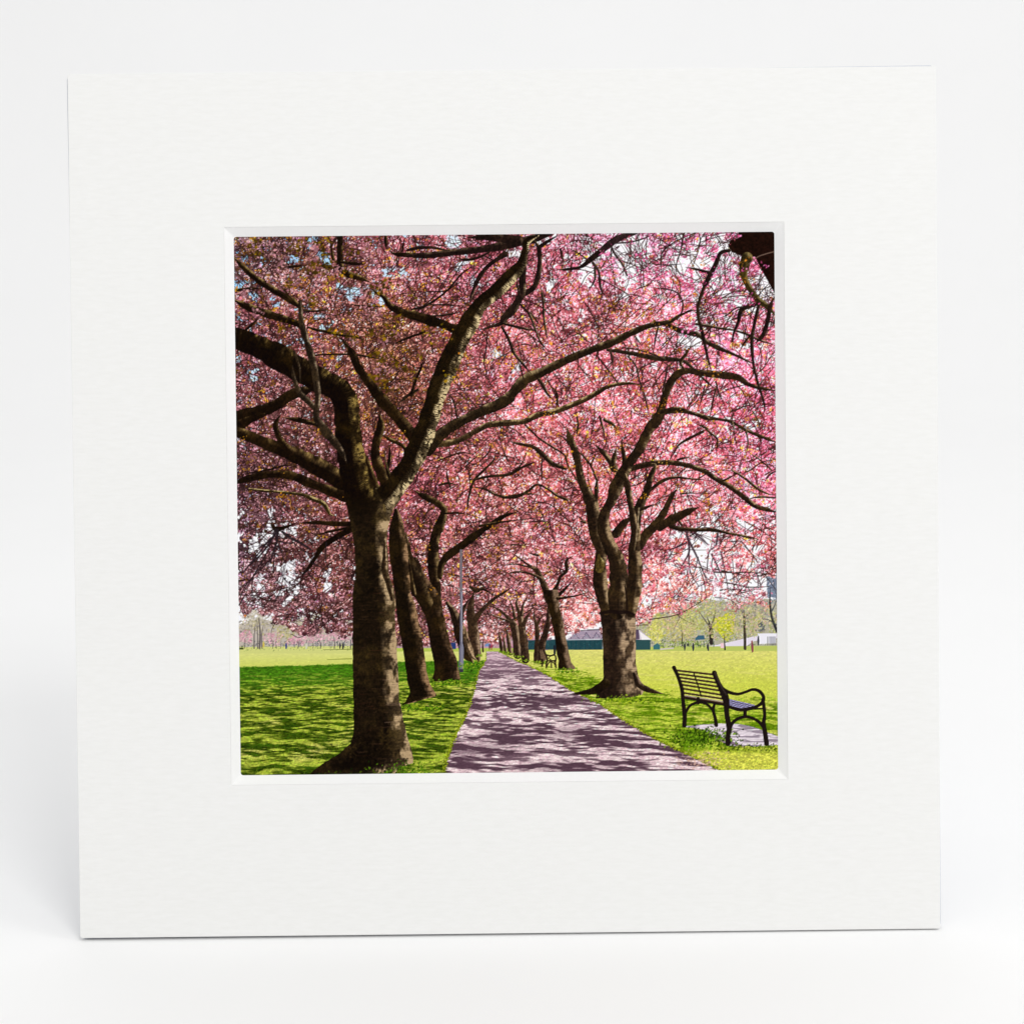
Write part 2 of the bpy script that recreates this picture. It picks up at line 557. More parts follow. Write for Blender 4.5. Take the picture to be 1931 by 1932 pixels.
def paint_print():
    P = Painter(11)
    rs = P.rs
    img, X, Y = P.img, P.xx, P.yy
    hz = full2c([(1870, 2412)])[0, 1]                    # horizon of the field
    vx = full2c([(1826, 2412)])[0, 0]

    # ---- sky and the haze-pale distance
    img[:] = rgb(236, 236, 244)
    img[:] += (rgb(120, 178, 226) - img) * np.clip(1 - (X / N) * 1.9, 0, 1)[..., None] * np.clip(1 - Y / (N * .45), 0, 1)[..., None]

    # ---- ground -------------------------------------------------------------------------------
    d = np.clip(Y - hz, .4, None) / N                    # picture depth
    wx = (X - vx) / N / d                                # ground coordinates
    wz = 1.0 / d
    grain = P.fbm(X * .3, Y * .5, 3, 3)
    fine = P.fbm(X * .22 , Y * .7, 9, 4)
    dry = P.fbm(wx * 1.5 + 40, wz * .7, 21, 3)
    # shade thrown by the crowns: long, flat streaks of sun between
    def streak(f, seed, o=4):
        yl = np.log(np.clip(Y - hz, 0, None) + 45) * 62
        xl = (X - vx) / (np.clip(Y - hz, 0, None) + 110) * 300
        w1 = P.fbm(xl * .02, yl * .04, seed + 50, 2) * 5
        return P.fbm(xl * .030 * f + 9, yl * .85 * f - .012 * xl + w1 * .5, seed, o)
    st = streak(1.0, 31, 2)
    st2 = streak(2.0, 37, 2)
    stp = .55 * st + .45 * st2
    stp = stp + .10 * (P.fbm(X * .02, Y * .05, 39, 2) - .5)
    sun = np.clip((stp - .505) * 5.2 + .40, 0, 1)
    lit_g = rgb(190, 196, 78) + (rgb(150, 176, 48) - rgb(190, 196, 78)) * np.clip((fine - .4) * 3, 0, 1)[..., None]
    lit_g = lit_g + (rgb(222, 208, 122) - lit_g) * np.clip((dry - .62) * 4, 0, .8)[..., None]
    sh_g = rgb(62, 82, 12) + (rgb(30, 46, 6) - rgb(62, 82, 12)) * np.clip((fine - .42) * 3, 0, 1)[..., None]
    gtex = (.72 + .56 * grain)[..., None]
    dapple = (sh_g + (lit_g - sh_g) * (sun * (.55 + .6 * fine))[..., None]) * gtex
    far_l = rgb(206, 206, 128) + (rgb(196, 202, 96) - rgb(206, 206, 128)) * np.clip((Y - hz) / 24, 0, 1)[..., None]
    far_l = far_l * (.95 + .1 * fine)[..., None]
    ground = np.where((Y > hz)[..., None], far_l, img)
    # left lawn in the crowns' shade from a clear edge on
    edge = np.interp(np.arange(N) + .5, *pts('G', (100, 757), (700, 742), (1250, 725), (1931, 700)).T)
    band = np.clip((Y - edge[None, :]) / 2.0 + (fine - .5) * 2, 0, 1)
    deep = np.clip(1 - (Y - edge[None, :]) / 52, 0, 1)
    shade_band = (rgb(66, 112, 20) * (.75 + .5 * fine)[..., None]) * gtex
    k = np.clip(deep * 1.5 - .15 + (.5 - st) * 1.2, 0, 1)[..., None]
    lawn = dapple * (1 - k) + shade_band * k
    left = far_l * (1 - band[..., None]) + lawn * band[..., None]
    ground = np.where(((Y > hz) & (X < vx))[..., None], left, ground)
    # right field in sun, its near part dappled
    fr = rgb(208, 204, 116) + (rgb(192, 198, 78) - rgb(208, 204, 116)) * np.clip((Y - hz) / 60, 0, 1)[..., None]
    fr = fr * (.90 + .2 * grain)[..., None] + (rgb(216, 206, 130) - fr) * np.clip((dry - .55) * 2, 0, .5)[..., None]
    ny = np.interp(np.arange(N) + .5, *pts('I', (-800, 720), (-300, 770), (0, 820), (100, 900), (700, 1010), (1250, 1090), (1930, 1050)).T)
    near = np.clip((Y - ny[None, :]) / 9 + (fine - .5) * 3, 0, 1)
    sun_r = np.clip((stp - .49) * 5.5 + .5, 0, 1)
    dap_r = (rgb(92, 122, 14) * gtex + (lit_g * gtex - rgb(92, 122, 14) * gtex) * (sun_r * (.6 + .6 * fine))[..., None])
    yb = np.clip((Y - pts('I', (0, 1580))[0, 1]) / 16, 0, 1) * np.clip((X - pts('I', (900, 0))[0, 0]) / 20, 0, 1)
    dap_r = dap_r + ((rgb(206, 204, 84) * (.62 + .7 * grain)[..., None]) - dap_r) * (yb * .85)[..., None]
    right = fr + (dap_r - fr) * near[..., None]
    ground = np.where(((Y > hz) & (X >= vx))[..., None], right, ground)
    img[:] = ground
    # blades and tufts of grass
    n = 15000
    gy_ = hz + 12 + (N - hz - 12) * rs.rand(n) ** .8
    gx_ = rs.rand(n) * N
    gi = img[gy_.astype(int).clip(0, N - 1), gx_.astype(int)]
    gc = gi * rs.uniform(.66, 1.32, (n, 1)) + rs.normal(0, .03, (n, 3)) * [1, 1, .3]
    ok = rs.rand(n) < .15 + (gy_ - hz) / (N - hz)
    gx_, gy_, gc = gx_[ok], gy_[ok], gc[ok]; n = len(gx_)
    P.blobs(gx_, gy_, .6 + 1.1 * rs.rand(n) * (gy_ - hz) / (N - hz) + .2, np.clip(gc, 0, 1), .5)
    for i_ in range(2600):
        y_ = hz + 30 + (N - hz - 30) * rs.rand() ** .7; x_ = rs.rand() * N; h_ = 1 + 4 * (y_ - hz) / (N - hz)
        g_ = img[int(y_), int(x_)] * rs.uniform(.7, 1.45) + rs.normal(0, .02, 3)
        P.twig(np.array([(x_, y_, .35), (x_ + rs.normal(0, 1.2), y_ - h_, .25)]), np.clip(g_, 0, 1), .7, 2.)

    # ---- the path -----------------------------------------------------------------------------
    le = np.vstack([pts('H', (775, 596), (765, 690), (735, 745), (700, 810), (660, 960), (590, 1180), (520, 1340), (455, 1480), (385, 1680), (335, 1875), (330, 1931))])
    ri = np.vstack([pts('H', (880, 590), (960, 640), (1080, 700), (1200, 750), (1400, 850), (1640, 1000)), pts('I', (40, 1130), (340, 1330), (700, 1530), (950, 1650), (1250, 1800), (1330, 1860))])
    le[:, 0] += rs.normal(0, .5, len(le)); ri[:, 0] += rs.normal(0, .6, len(ri))
    q = streak(.75, 151, 2) * .55 + streak(1.5, 157, 2) * .45
    lit = np.clip((q - .490) * 6.5 + .34, 0, 1) ** 1.15
    for (t, xa, ya, rx, ry, am) in (('H', 1500, 1110, 360, 42, -.9), ('H', 900, 820, 260, 45, -.5), ('H', 950, 1450, 260, 120, -.35), ('H', 600, 1620, 300, 60, -.55),
                                    ('H', 1600, 1440, 250, 70, -.35), ('H', 1150, 940, 420, 45, .35), ('H', 1500, 1700, 520, 40, .5), ('H', 1000, 1270, 420, 60, .3),
                                    ('H', 1750, 1180, 260, 30, .5), ('I', 200, 1500, 300, 40, -.25), ('H', 560, 1400, 150, 50, .5), ('H', 1600, 1790, 400, 45, -.5), ('H', 850, 680, 120, 40, .25)):
        (cx, cy), = pts(t, (xa, ya))
        g = np.exp(-((X - cx) / (rx * TSC)) ** 2 - ((Y - cy) / (ry * TSC)) ** 2)
        lit = np.clip(lit + am * g * (1.2 if am < 0 else .9), 0, 1)
    pl = rgb(232, 212, 212) + (rgb(200, 166, 176) - rgb(232, 212, 212)) * np.clip((fine - .4) * 3, 0, 1)[..., None]
    pd = rgb(86, 62, 74)
    pc = pd + (pl - pd) * lit[..., None]
    pc = pc * (.86 + .28 * grain)[..., None]
    fade = np.clip(1 - (Y - hz) / 60, 0, 1)[..., None]
    pc = pc + (rgb(190, 158, 172) * (.85 + .3 * fine)[..., None] - pc) * fade * .65
    P.poly(np.vstack([le, ri[::-1]]), np.clip(pc, 0, 1))
    # grass creeping over both edges
    for e, sgn in ((le, -1), (ri, 1)):
        c = P.curve(np.c_[e, np.ones(len(e))], .8)
        m = len(c) * 3
        i = rs.randint(0, len(c), m)
        dd = (c[i, 1] - hz) / (N - hz)
        ex = c[i, 0] + sgn * rs.normal(.8, 1.6, m) * (.3 + dd)
        P.blobs(ex, c[i, 1] + rs.normal(0, .6, m), .6 + 1.2 * dd * rs.rand(m), np.clip(rgb(138, 150, 30) * rs.uniform(.4, 1.35, (m, 1)), 0, 1), .8)
    # worn earth at the path's near right corner
    m = 160
    (ax, ay), = pts('I', (1090, 1720))
    P.blobs(ax + rs.normal(0, 22, m), ay + rs.normal(0, 7, m), rs.uniform(.8, 2.2, m), np.clip(rgb(214, 176, 158) * rs.uniform(.8, 1.1, (m, 1)), 0, 1), .6)

    # ---- far park behind the field -------------------------------------------------------------
    def scatter(t, box, n, cols, r=(.8, 2.2), op=.85, cut=None):
        a = pts(t, (box[0], box[1]), (box[2], box[3]))
        x = rs.uniform(a[0, 0], a[1, 0], n); y = rs.uniform(a[0, 1], a[1, 1], n)
        c = np.array(cols)[rs.randint(0, len(cols), n)] * rs.uniform(.82, 1.15, (n, 1))
        if cut:
            kq = P.fbm(x * .07, y * .07, cut, 3) > rs.normal(.46, .05, n)
            x, y, c = x[kq], y[kq], c[kq]
        P.blobs(x, y, rs.uniform(*r, len(x)), np.clip(c, 0, 1), op)

    def crown(t, cx, cy, rx, ry, n, cols, r=(.8, 1.9), op=.8):
        (x, y), = pts(t, (cx, cy))
        a = rs.rand(n) * 6.283; q = np.sqrt(rs.rand(n)) * (1 + .25 * np.sin(a * 3 + cx))
        c = np.array(cols)[rs.randint(0, len(cols), n)] * rs.uniform(.8, 1.15, (n, 1))
        P.blobs(x + np.cos(a) * q * rx * TSC, y + np.sin(a) * q * ry * TSC, rs.uniform(*r, n), np.clip(c, 0, 1), op)

    P.poly(pts('G', (1200, 440), (1931, 440), (1931, 600), (1200, 600)), rgb(176, 150, 156))
    P.poly(pts('H', (-300, 400), (1400, 400), (1400, 592), (-300, 592)), rgb(186, 146, 158))
    scatter('H', (-300, 420, 1400, 590), 700, [rgb(206, 140, 160), rgb(176, 120, 140), rgb(150, 150, 130), rgb(120, 130, 110)], (.7, 1.9))
    P.poly(pts('H', (-400, 570), (1300, 570), (1300, 606), (-400, 606)), rgb(170, 184, 84))
    # right side: wooded hill, park trees, road, people
    P.poly(pts('I', (420, 180), (560, 160), (700, 190), (900, 130), (1000, 110), (1150, 60), (1300, 90), (1450, 80), (1600, 110), (1750, 60), (1900, 80), (1900, 590), (420, 590)), rgb(172, 168, 148))
    for k_ in range(16):
        crown('I', rs.uniform(450, 1900), rs.uniform(60, 180), 70, 55, 60, [rgb(150, 150, 134), rgb(182, 176, 150), rgb(196, 188, 172), rgb(140, 142, 146)], (.8, 2.0), .6)
    scatter('I', (420, 130, 1900, 300), 800, [rgb(150, 150, 128), rgb(178, 172, 140), rgb(190, 180, 160), rgb(130, 132, 140), rgb(165, 165, 110)], (1, 2.6))
    scatter('I', (440, 290, 1900, 480), 800, [rgb(186, 186, 130), rgb(150, 156, 90), rgb(196, 178, 150), rgb(170, 176, 110), rgb(140, 130, 120)], (.8, 2.2))
    scatter('I', (480, 440, 1900, 560), 420, [rgb(120, 140, 60), rgb(96, 110, 80), rgb(170, 180, 120), rgb(200, 200, 190), rgb(80, 92, 100)], (.6, 1.5))
    for a in ((700, 120, 60, 150), (900, 60, 40, 90)):
        crown('I', *a, 60, [rgb(96, 112, 130), rgb(120, 130, 140)], (1, 2.4))
    P.poly(pts('I', (1180, 555), (1420, 505), (1700, 440), (1890, 420), (1890, 470), (1650, 500), (1560, 560)), rgb(216, 208, 220))
    P.poly(pts('I', (1690, 420), (1880, 420), (1880, 520), (1690, 530)), rgb(224, 222, 230))
    for xq in range(1790, 1880, 14):
        P.twig(pts('I', (xq, 455, 3), (xq, 540, 3)), rgb(70, 72, 84), .8)
    P.poly(pts('I', (430, 560), (1900, 545), (1900, 600), (430, 600)), rgb(176, 186, 96))
    crown('I', 680, 360, 95, 150, 330, [rgb(196, 190, 96), rgb(178, 178, 84), rgb(206, 204, 130)])
    crown('I', 880, 380, 120, 150, 380, [rgb(190, 176, 108), rgb(206, 194, 130), rgb(166, 160, 92)])
    crown('I', 1130, 240, 170, 200, 620, [rgb(172, 170, 96), rgb(196, 190, 120), rgb(146, 146, 80), rgb(190, 196, 150)])
    crown('I', 640, 400, 80, 110, 260, [rgb(206, 200, 96), rgb(184, 184, 84), rgb(222, 214, 130)])
    crown('I', 1000, 300, 110, 120, 300, [rgb(190, 190, 104), rgb(160, 164, 84), rgb(210, 204, 140)])
    crown('I', 1355, 340, 115, 130, 700, [rgb(204, 200, 50), rgb(182, 190, 44), rgb(222, 214, 90), rgb(160, 168, 40)])
    crown('I', 1560, 180, 150, 150, 300, [rgb(150, 140, 126), rgb(178, 168, 146), rgb(128, 124, 120)])
    for p_ in (((915, 560, 6), (912, 420, 5), (905, 300, 3)), ((840, 560, 4), (842, 470, 3)), ((1355, 585, 9), (1350, 500, 7), (1352, 400, 4)), ((1562, 575, 17), (1558, 420, 14), (1552, 250, 12), (1548, 150, 7))):
        P.branch(pts('I', *p_), rgb(70, 62, 52), rgb(120, 108, 88), .5)
    P.branch(pts('I', (1215, 520, 20), (1212, 400, 22), (1200, 330, 15), (1170, 250, 8)), rgb(56, 52, 58), rgb(90, 84, 84), .4)
    for p_ in (((1205, 360, 10), (1240, 270, 7), (1260, 180, 4)), ((1190, 340, 8), (1140, 270, 6), (1090, 200, 4)), ((1552, 260, 6), (1600, 220, 4), (1640, 190, 2)), ((1550, 230, 6), (1510, 170, 4), (1480, 130, 2))):
        P.twig(pts('I', *p_), rgb(92, 84, 76), .85)
    for (cx_, cy_, rx_, ry_, n_) in ((820, 250, 150, 90, 200), (1330, 180, 170, 110, 260), (1760, 240, 110, 120, 200), (1590, 200, 120, 110, 160), (760, 300, 90, 110, 170), (1010, 400, 80, 110, 170), (1230, 380, 60, 90, 90), (1480, 360, 70, 120, 150), (1650, 330, 90, 110, 170), (560, 330, 60, 90, 110)):
        crown('I', cx_, cy_, rx_, ry_, n_, [rgb(176, 178, 92), rgb(206, 202, 132), rgb(140, 148, 84), rgb(196, 176, 140), rgb(214, 170, 160)], (.7, 1.7), .7)
    # dark leaning tree at the right edge
    P.poly(pts('I', (1780, -160), (1890, -160), (1890, 60), (1790, 40)), rgb(112, 122, 140))
    scatter('I', (1780, -160, 1890, 120), 130, [rgb(84, 92, 112), rgb(140, 150, 166), rgb(100, 104, 112)], (.7, 1.6))
    P.branch(pts('I', (1890, 400, 16), (1850, 300, 14), (1825, 200, 12), (1815, 80, 9), (1822, -60, 6)), rgb(60, 62, 66), rgb(110, 110, 104), .4)
    for p_ in (((1880, 330, 8), (1800, 280, 5), (1740, 270, 3)), ((1830, 200, 7), (1870, 120, 5), (1885, 40, 3)), ((1700, 330, 5), (1740, 300, 3))):
        P.twig(pts('I', *p_), rgb(70, 72, 76), .85)
    scatter('I', (1690, 310, 1760, 400), 50, [rgb(70, 76, 84), rgb(110, 112, 112)], (.7, 1.6))
    # bushes, parked cars, rails, strollers
    scatter('I', (690, 500, 1190, 560), 260, [rgb(110, 140, 40), rgb(140, 164, 60), rgb(76, 96, 50), rgb(190, 196, 120)], (.6, 1.4))
    P.poly(pts('I', (1050, 470), (1080, 440), (1140, 440), (1150, 480), (1050, 490)), rgb(60, 96, 116))
    P.poly(pts('I', (620, 545), (660, 520), (690, 540), (690, 585), (620, 585)), rgb(60, 108, 112))
    P.poly(pts('I', (690, 575), (830, 562), (830, 578), (690, 590)), rgb(196, 186, 176))
    P.poly(pts('I', (1310, 520), (1345, 520), (1345, 570), (1310, 570)), rgb(226, 190, 196))
    for p_, c_ in ((((1028, 595), (1030, 560), (1028, 525)), rgb(38, 38, 62)), (((942, 590), (942, 550), (942, 530)), rgb(52, 52, 60)), (((975, 545), (975, 535), (975, 525)), rgb(56, 56, 60)),
                   (((1185, 595), (1178, 560), (1180, 525)), rgb(44, 44, 58)), (((1635, 610), (1634, 550), (1632, 505)), rgb(122, 66, 74)), (((1697, 540), (1697, 500), (1697, 450)), rgb(60, 60, 66))):
        pp = [(x_, y_, r_) for (x_, y_), r_ in zip(p_, (6, 12, 6))]
        P.twig(pts('I', *pp), c_, .95)
    P.twig(pts('I', (1632, 512, 8), (1632, 500, 8)), rgb(150, 90, 80), .9)
    P.twig(pts('I', (1640, 545, 7), (1642, 575, 6), (1645, 605, 4)), rgb(150, 60, 80), .8)
    for x_ in (1075, 1140, 1240):
        P.twig(pts('I', (x_, 500, 3), (x_, 560, 3)), rgb(60, 80, 70), .8)

    # pavilion: teal wall, grey tiled roof with gables
    P.poly(pts('H', (1160, 490), (1931, 470), (1931, 588), (1160, 588)), rgb(40, 70, 76))
    P.poly(pts('I', (-80, 470), (100, 470), (100, 588), (-80, 588)), rgb(40, 70, 76))
    P.poly(pts('I', (430, 480), (590, 480), (590, 588), (430, 588)), rgb(46, 78, 80))
    scatter('H', (1170, 495, 1931, 580), 260, [rgb(24, 62, 72), rgb(50, 98, 102), rgb(30, 72, 80)], (.6, 1.6), .5)
    for x_ in range(1640, 1931, 48):
        P.twig(pts('H', (x_, 500, 3), (x_, 582, 3)), rgb(12, 60, 68), .7)
    P.poly(pts('H', (1590, 484), (1660, 440), (1700, 402), (1931, 384), (1931, 480)), rgb(158, 142, 160))
    P.poly(pts('I', (-60, 384), (60, 390), (100, 430), (100, 478), (-60, 480)), rgb(158, 142, 160))
    P.poly(pts('H', (1360, 490), (1370, 468), (1440, 462), (1440, 488)), rgb(120, 108, 124))
    P.poly(pts('I', (425, 390), (480, 385), (600, 484), (425, 484)), rgb(196, 186, 196))
    P.poly(pts('I', (425, 380), (470, 380), (480, 480), (425, 484)), rgb(88, 72, 92))
    P.poly(pts('I', (480, 400), (600, 486), (500, 486)), rgb(232, 226, 226))
    P.twig(pts('H', (1700, 398, 5), (1800, 386, 6), (1931, 380, 6)), rgb(70, 56, 66), .9)
    P.twig(pts('H', (1590, 486, 4), (1931, 480, 4)), rgb(206, 206, 214), .85)
    P.twig(pts('I', (-70, 482, 4), (100, 480, 4)), rgb(206, 206, 214), .85)
    for gx0 in (1670, 1790, 1895, 1985):
        for a, b, w_, c_ in (((gx0 - 36, 474), (gx0 + 4, 412), 4, rgb(88, 78, 100)), ((gx0 + 4, 412), (gx0 + 50, 474), 4, rgb(88, 78, 100)),
                             ((gx0 - 18, 472), (gx0 + 6, 434), 3, rgb(112, 126, 140)), ((gx0 + 6, 434), (gx0 + 32, 472), 3, rgb(112, 126, 140))):
            P.twig(pts('H', (*a, w_), (*b, w_)), c_, .85)
    scatter('H', (1600, 400, 2000, 470), 130, [rgb(186, 162, 176), rgb(128, 112, 130), rgb(196, 170, 176)], (.5, 1.1), .6)

    # left side: pale park trees, a row of pink cherries, tiny people
    P.poly(pts('G', (80, 330), (200, 290), (330, 270), (450, 300), (600, 250), (800, 280), (1000, 240), (1270, 260), (1270, 590), (80, 590)), rgb(182, 172, 162))
    for k_ in range(14):
        crown('G', rs.uniform(80, 1100), rs.uniform(200, 330), 80, 80, 70, [rgb(176, 166, 150), rgb(158, 150, 134), rgb(200, 190, 180), rgb(186, 176, 136)], (.8, 2.2), .5)
    scatter('G', (80, 290, 1270, 430), 700, [rgb(176, 168, 150), rgb(158, 150, 128), rgb(196, 186, 176), rgb(140, 132, 128), rgb(182, 172, 130)], (1, 2.6))
    for a in ((150, 460, 100, 60), (450, 470, 100, 70), (800, 470, 150, 60), (1000, 450, 170, 70), (1180, 430, 130, 80), (660, 500, 90, 40)):
        crown('G', *a, 190, [rgb(214, 150, 170), rgb(228, 174, 188), rgb(190, 130, 150), rgb(206, 170, 170)], (.7, 1.7))
    crown('G', 580, 400, 120, 110, 170, [rgb(186, 176, 112), rgb(168, 160, 110), rgb(196, 188, 140)])
    scatter('G', (80, 500, 1270, 560), 320, [rgb(90, 96, 100), rgb(140, 140, 136), rgb(110, 112, 96), rgb(176, 170, 160), rgb(70, 78, 84)], (.6, 1.4))
    P.poly(pts('G', (60, 560), (1270, 548), (1270, 625), (60, 625)), rgb(198, 200, 122))
    scatter('G', (80, 545, 1270, 590), 240, [rgb(150, 164, 84), rgb(200, 200, 130), rgb(176, 184, 110), rgb(120, 136, 80)], (.5, 1.2), .7)
    for x_, h_, w_ in ((250, 330, 7), (305, 260, 11), (285, 300, 6), (330, 330, 6), (150, 470, 4), (440, 470, 4), (480, 470, 4), (700, 480, 4), (790, 490, 3), (930, 490, 5), (1072, 450, 6), (1240, 440, 6), (850, 500, 3), (1130, 490, 3), (520, 490, 3)):
        P.twig(pts('G', (x_, 572, w_), (x_ + rs.uniform(-8, 8), (572 + h_) / 2, w_ * .8), (x_ + rs.uniform(-25, 25), h_, w_ * .4)), rgb(92, 84, 84), .85)
    for k_ in range(26):
        x_ = rs.uniform(650, 1250)
        P.twig(pts('G', (x_, 558, 2.5), (x_, 512, 2.5)), rgb(84, 88, 100), .7)
    for (x_, y_, c_) in ((578, 575, rgb(30, 50, 120)), (1160, 578, rgb(40, 40, 44)), (1130, 572, rgb(46, 46, 56)), (785, 575, rgb(200, 200, 180)), (345, 560, rgb(200, 180, 80))):
        P.twig(pts('G', (x_, y_, 6), (x_ + 2, y_ - 28, 10), (x_, y_ - 52, 6)), c_, .95)
    P.twig(pts('G', (960, 588, 3), (1250, 582, 3)), rgb(84, 92, 30), .9)
    P.twig(pts('G', (1000, 688, 3), (1130, 684, 4), (1250, 680, 4)), rgb(110, 120, 40), .8)
    P.poly(pts('G', (95, 565), (140, 565), (140, 585), (95, 585)), rgb(70, 80, 40))

    # ---- blossom ------------------------------------------------------------------------------
    gx = [862, 1150, 1450, 1850, 2350, 2600, 2880]
    gy = [870, 1050, 1200, 1500, 1800, 2050, 2200, 2350]
    mean = lerp_grid(P, gx, gy, np.array([
        [(112, 78, 84), (136, 84, 92), (160, 88, 108), (150, 78, 100), (196, 118, 158), (212, 112, 160), (214, 110, 160)],
        [(118, 74, 88), (132, 80, 86), (146, 84, 94), (168, 84, 108), (204, 110, 146), (214, 112, 156), (216, 110, 156)],
        [(132, 74, 92), (138, 78, 84), (132, 78, 74), (178, 92, 112), (206, 112, 136), (212, 112, 148), (212, 108, 146)],
        [(118, 70, 84), (124, 72, 78), (112, 66, 60), (182, 96, 118), (204, 104, 128), (208, 104, 134), (206, 98, 138)],
        [(106, 66, 80), (112, 66, 74), (150, 74, 94), (170, 92, 104), (200, 102, 124), (210, 112, 138), (210, 104, 142)],
        [(98, 66, 84), (106, 62, 70), (140, 80, 88), (160, 92, 106), (198, 106, 130), (216, 122, 142), (206, 112, 136)],
        [(128, 88, 108), (104, 62, 74), (130, 76, 86), (174, 104, 120), (210, 122, 144), (220, 134, 146), (216, 122, 140)],
        [(150, 100, 116), (112, 70, 84), (140, 88, 100), (188, 118, 134), (214, 134, 152), (218, 140, 156), (216, 134, 146)]]) / 255.0)
    mean = np.clip(mean * [1.12, 1.19, 1.08] * (.98 + .12 * np.clip(X / N * 1.6 - .5, 0, 1))[..., None], 0, 1)
    gap = 1.5 * lerp_grid(P, gx, gy, np.array([
        [.10, .10, .10, .12, .40, .36, .14], [.14, .12, .08, .08, .34, .26, .36], [.08, .14, .06, .06, .12, .22, .14],
        [.06, .06, .03, .06, .08, .10, .10], [.06, .05, .04, .02, .03, .07, .08], [.18, .10, .05, .01, .02, .34, .30],
        [.30, .10, .05, .02, .05, .40, .40], [.34, .12, .05, .05, .1, .42, .42]]))
    orange = lerp_grid(P, gx, gy, np.array([
        [.22, .26, .10, .06, .06, .05, .06], [.18, .30, .20, .08, .12, .10, .08], [.14, .22, .30, .12, .16, .12, .10],
        [.14, .14, .28, .12, .12, .12, .12], [.20, .14, .10, .12, .08, .10, .12], [.10, .08, .14, .16, .05, .08, .10],
        [.04, .04, .10, .14, .05, .06, .06], [.03, .03, .06, .12, .05, .05, .06]]))
    # lower hem of the canopy
    hemx, hemy = np.vstack([pts('G', (80, 60), (150, 290), (230, 200), (380, 250), (480, 330), (560, 310), (640, 400), (760, 450), (860, 440), (960, 390), (1060, 400), (1150, 440), (1260, 430)),
                            pts('H', (-150, 560), (110, 560), (420, 520), (700, 500), (780, 520), (880, 500), (1000, 480), (1180, 470), (1400, 470), (1560, 440), (1700, 380), (1900, 340)),
                            pts('I', (80, 390), (440, 330), (560, 340), (620, 240), (760, 190), (860, 260), (960, 150), (1060, 180), (1150, 70), (1330, 50), (1400, 170), (1500, 180), (1580, 40), (1640, 90), (1700, 100), (1760, 140), (1790, -10), (1890, -150))]).T
    hem = np.interp(np.arange(N) + .5, hemx, hemy)
    inside = np.clip((hem[None, :] + (P.fbm(X * .08, Y * .08, 61, 3) - .5) * 12 - Y) / 5 + .5, 0, 1)
    clump = .5 * P.fbm(X * .045, Y * .045, 63, 4) + .5 * P.fbm(X * .11, Y * .11, 65, 3)
    # where the sky shows: clumped holes
    cn = np.argsort(np.argsort(clump[::4, ::4].ravel()))
    srt = np.sort(clump[::4, ::4].ravel())
    rank = np.searchsorted(srt, clump) / len(srt)                 # 0..1 evenly
    hole = np.clip((gap - rank) * 7, 0, 1)
    for (t, xa, ya, rx, ry, am) in (('C', 420, 250, 170, 190, .8), ('C', 620, 170, 90, 80, .6), ('C', 880, 300, 80, 160, .5), ('C', 1770, 560, 90, 150, .9), ('C', 1470, 690, 80, 60, .8), ('B', 1850, 480, 60, 160, .6),
                                    ('F', 1120, 1400, 110, 150, .95), ('F', 1190, 1190, 110, 60, .8), ('F', 1180, 1680, 130, 120, .8), ('F', 830, 1560, 90, 60, .6), ('F', 1560, 1690, 170, 130, .7), ('F', 800, 1720, 70, 60, .5),
                                    ('D', 560, 1290, 90, 90, .9), ('D', 640, 1200, 70, 40, .6), ('D', 450, 1380, 110, 120, .5), ('D', 550, 1680, 170, 160, .75), ('D', 300, 1850, 170, 120, .7), ('G', 180, 130, 100, 120, .8), ('G', 480, 60, 130, 60, .6),
                                    ('C', 940, 1150, 130, 70, .6), ('A', 1240, 640, 150, 60, .7), ('A', 460, 740, 70, 60, .7), ('A', 1560, 720, 40, 60, .8), ('A', 130, 580, 90, 40, .6), ('A', 1000, 660, 120, 40, .5), ('A', 1700, 420, 160, 120, .45),
                                    ('A', 620, 110, 60, 60, .6), ('A', 640, 300, 90, 50, .6), ('A', 250, 1530, 60, 40, .6), ('A', 100, 1590, 60, 40, .6), ('B', 400, 110, 140, 90, .6), ('B', 1060, 230, 120, 60, .5), ('B', 850, 1280, 70, 60, .7), ('I', 570, 90, 60, 50, .6)):
        (cx, cy), = pts(t, (xa, ya))
        if t in 'DG':
            am = am * .42
        if t == 'C':
            am = am * 1.3
        if t in 'AB':
            rx, ry, am = rx * .7, ry * .7, am * .9
        g = np.exp(-(((X - cx) / (1.3 * rx * TSC)) ** 2 + ((Y - cy) / (1.3 * ry * TSC)) ** 2) ** 1.3)
        hole = np.maximum(hole, np.clip(am * g * 1.7 + (rank < .45) * g * .5 - (rank > .72) * g * .7, 0, 1))
    fl = P.fbm(X * .22, Y * .22, 67, 3)
    hole = np.clip((hole - .18 - fl * .75) * 4 + .5, 0, 1) * (hole > .02)
    tonef = .72 + .56 * P.fbm(X * .018, Y * .018, 73, 3)
    mean = mean * tonef[..., None]
    want = mean * (1 + .22 * np.clip(1 - X / (N * .25), 0, 1) * np.clip((Y - N * .5) / (N * .15), 0, 1))[..., None]
    base = mean * (.5 + .30 * rank)[..., None]
    img += ((inside * (1 - hole))[..., None]) * (base - img)

    def canopy(n, r0, r1, tone, keep_hole=.12, op=.9, seedc=0):
        x, y = rs.rand(n) * N, rs.rand(n) * np.max(hem)
        xi, yi = x.astype(int), y.astype(int)
        ok = (inside[yi, xi] > rs.rand(n)) & ((1 - hole[yi, xi]) + keep_hole > rs.rand(n))
        x, y, xi, yi = x[ok], y[ok], xi[ok], yi[ok]
        m = len(x)
        c = mean[yi, xi].copy()
        cl = rank[yi, xi]
        lum = np.array(tone)[rs.randint(0, len(tone), m)] * (.78 + .44 * cl) * rs.uniform(.88, 1.12, m)
        c *= lum[:, None]
        hi = lum > 1.05                                            # bright petals go paler, dark ones redder
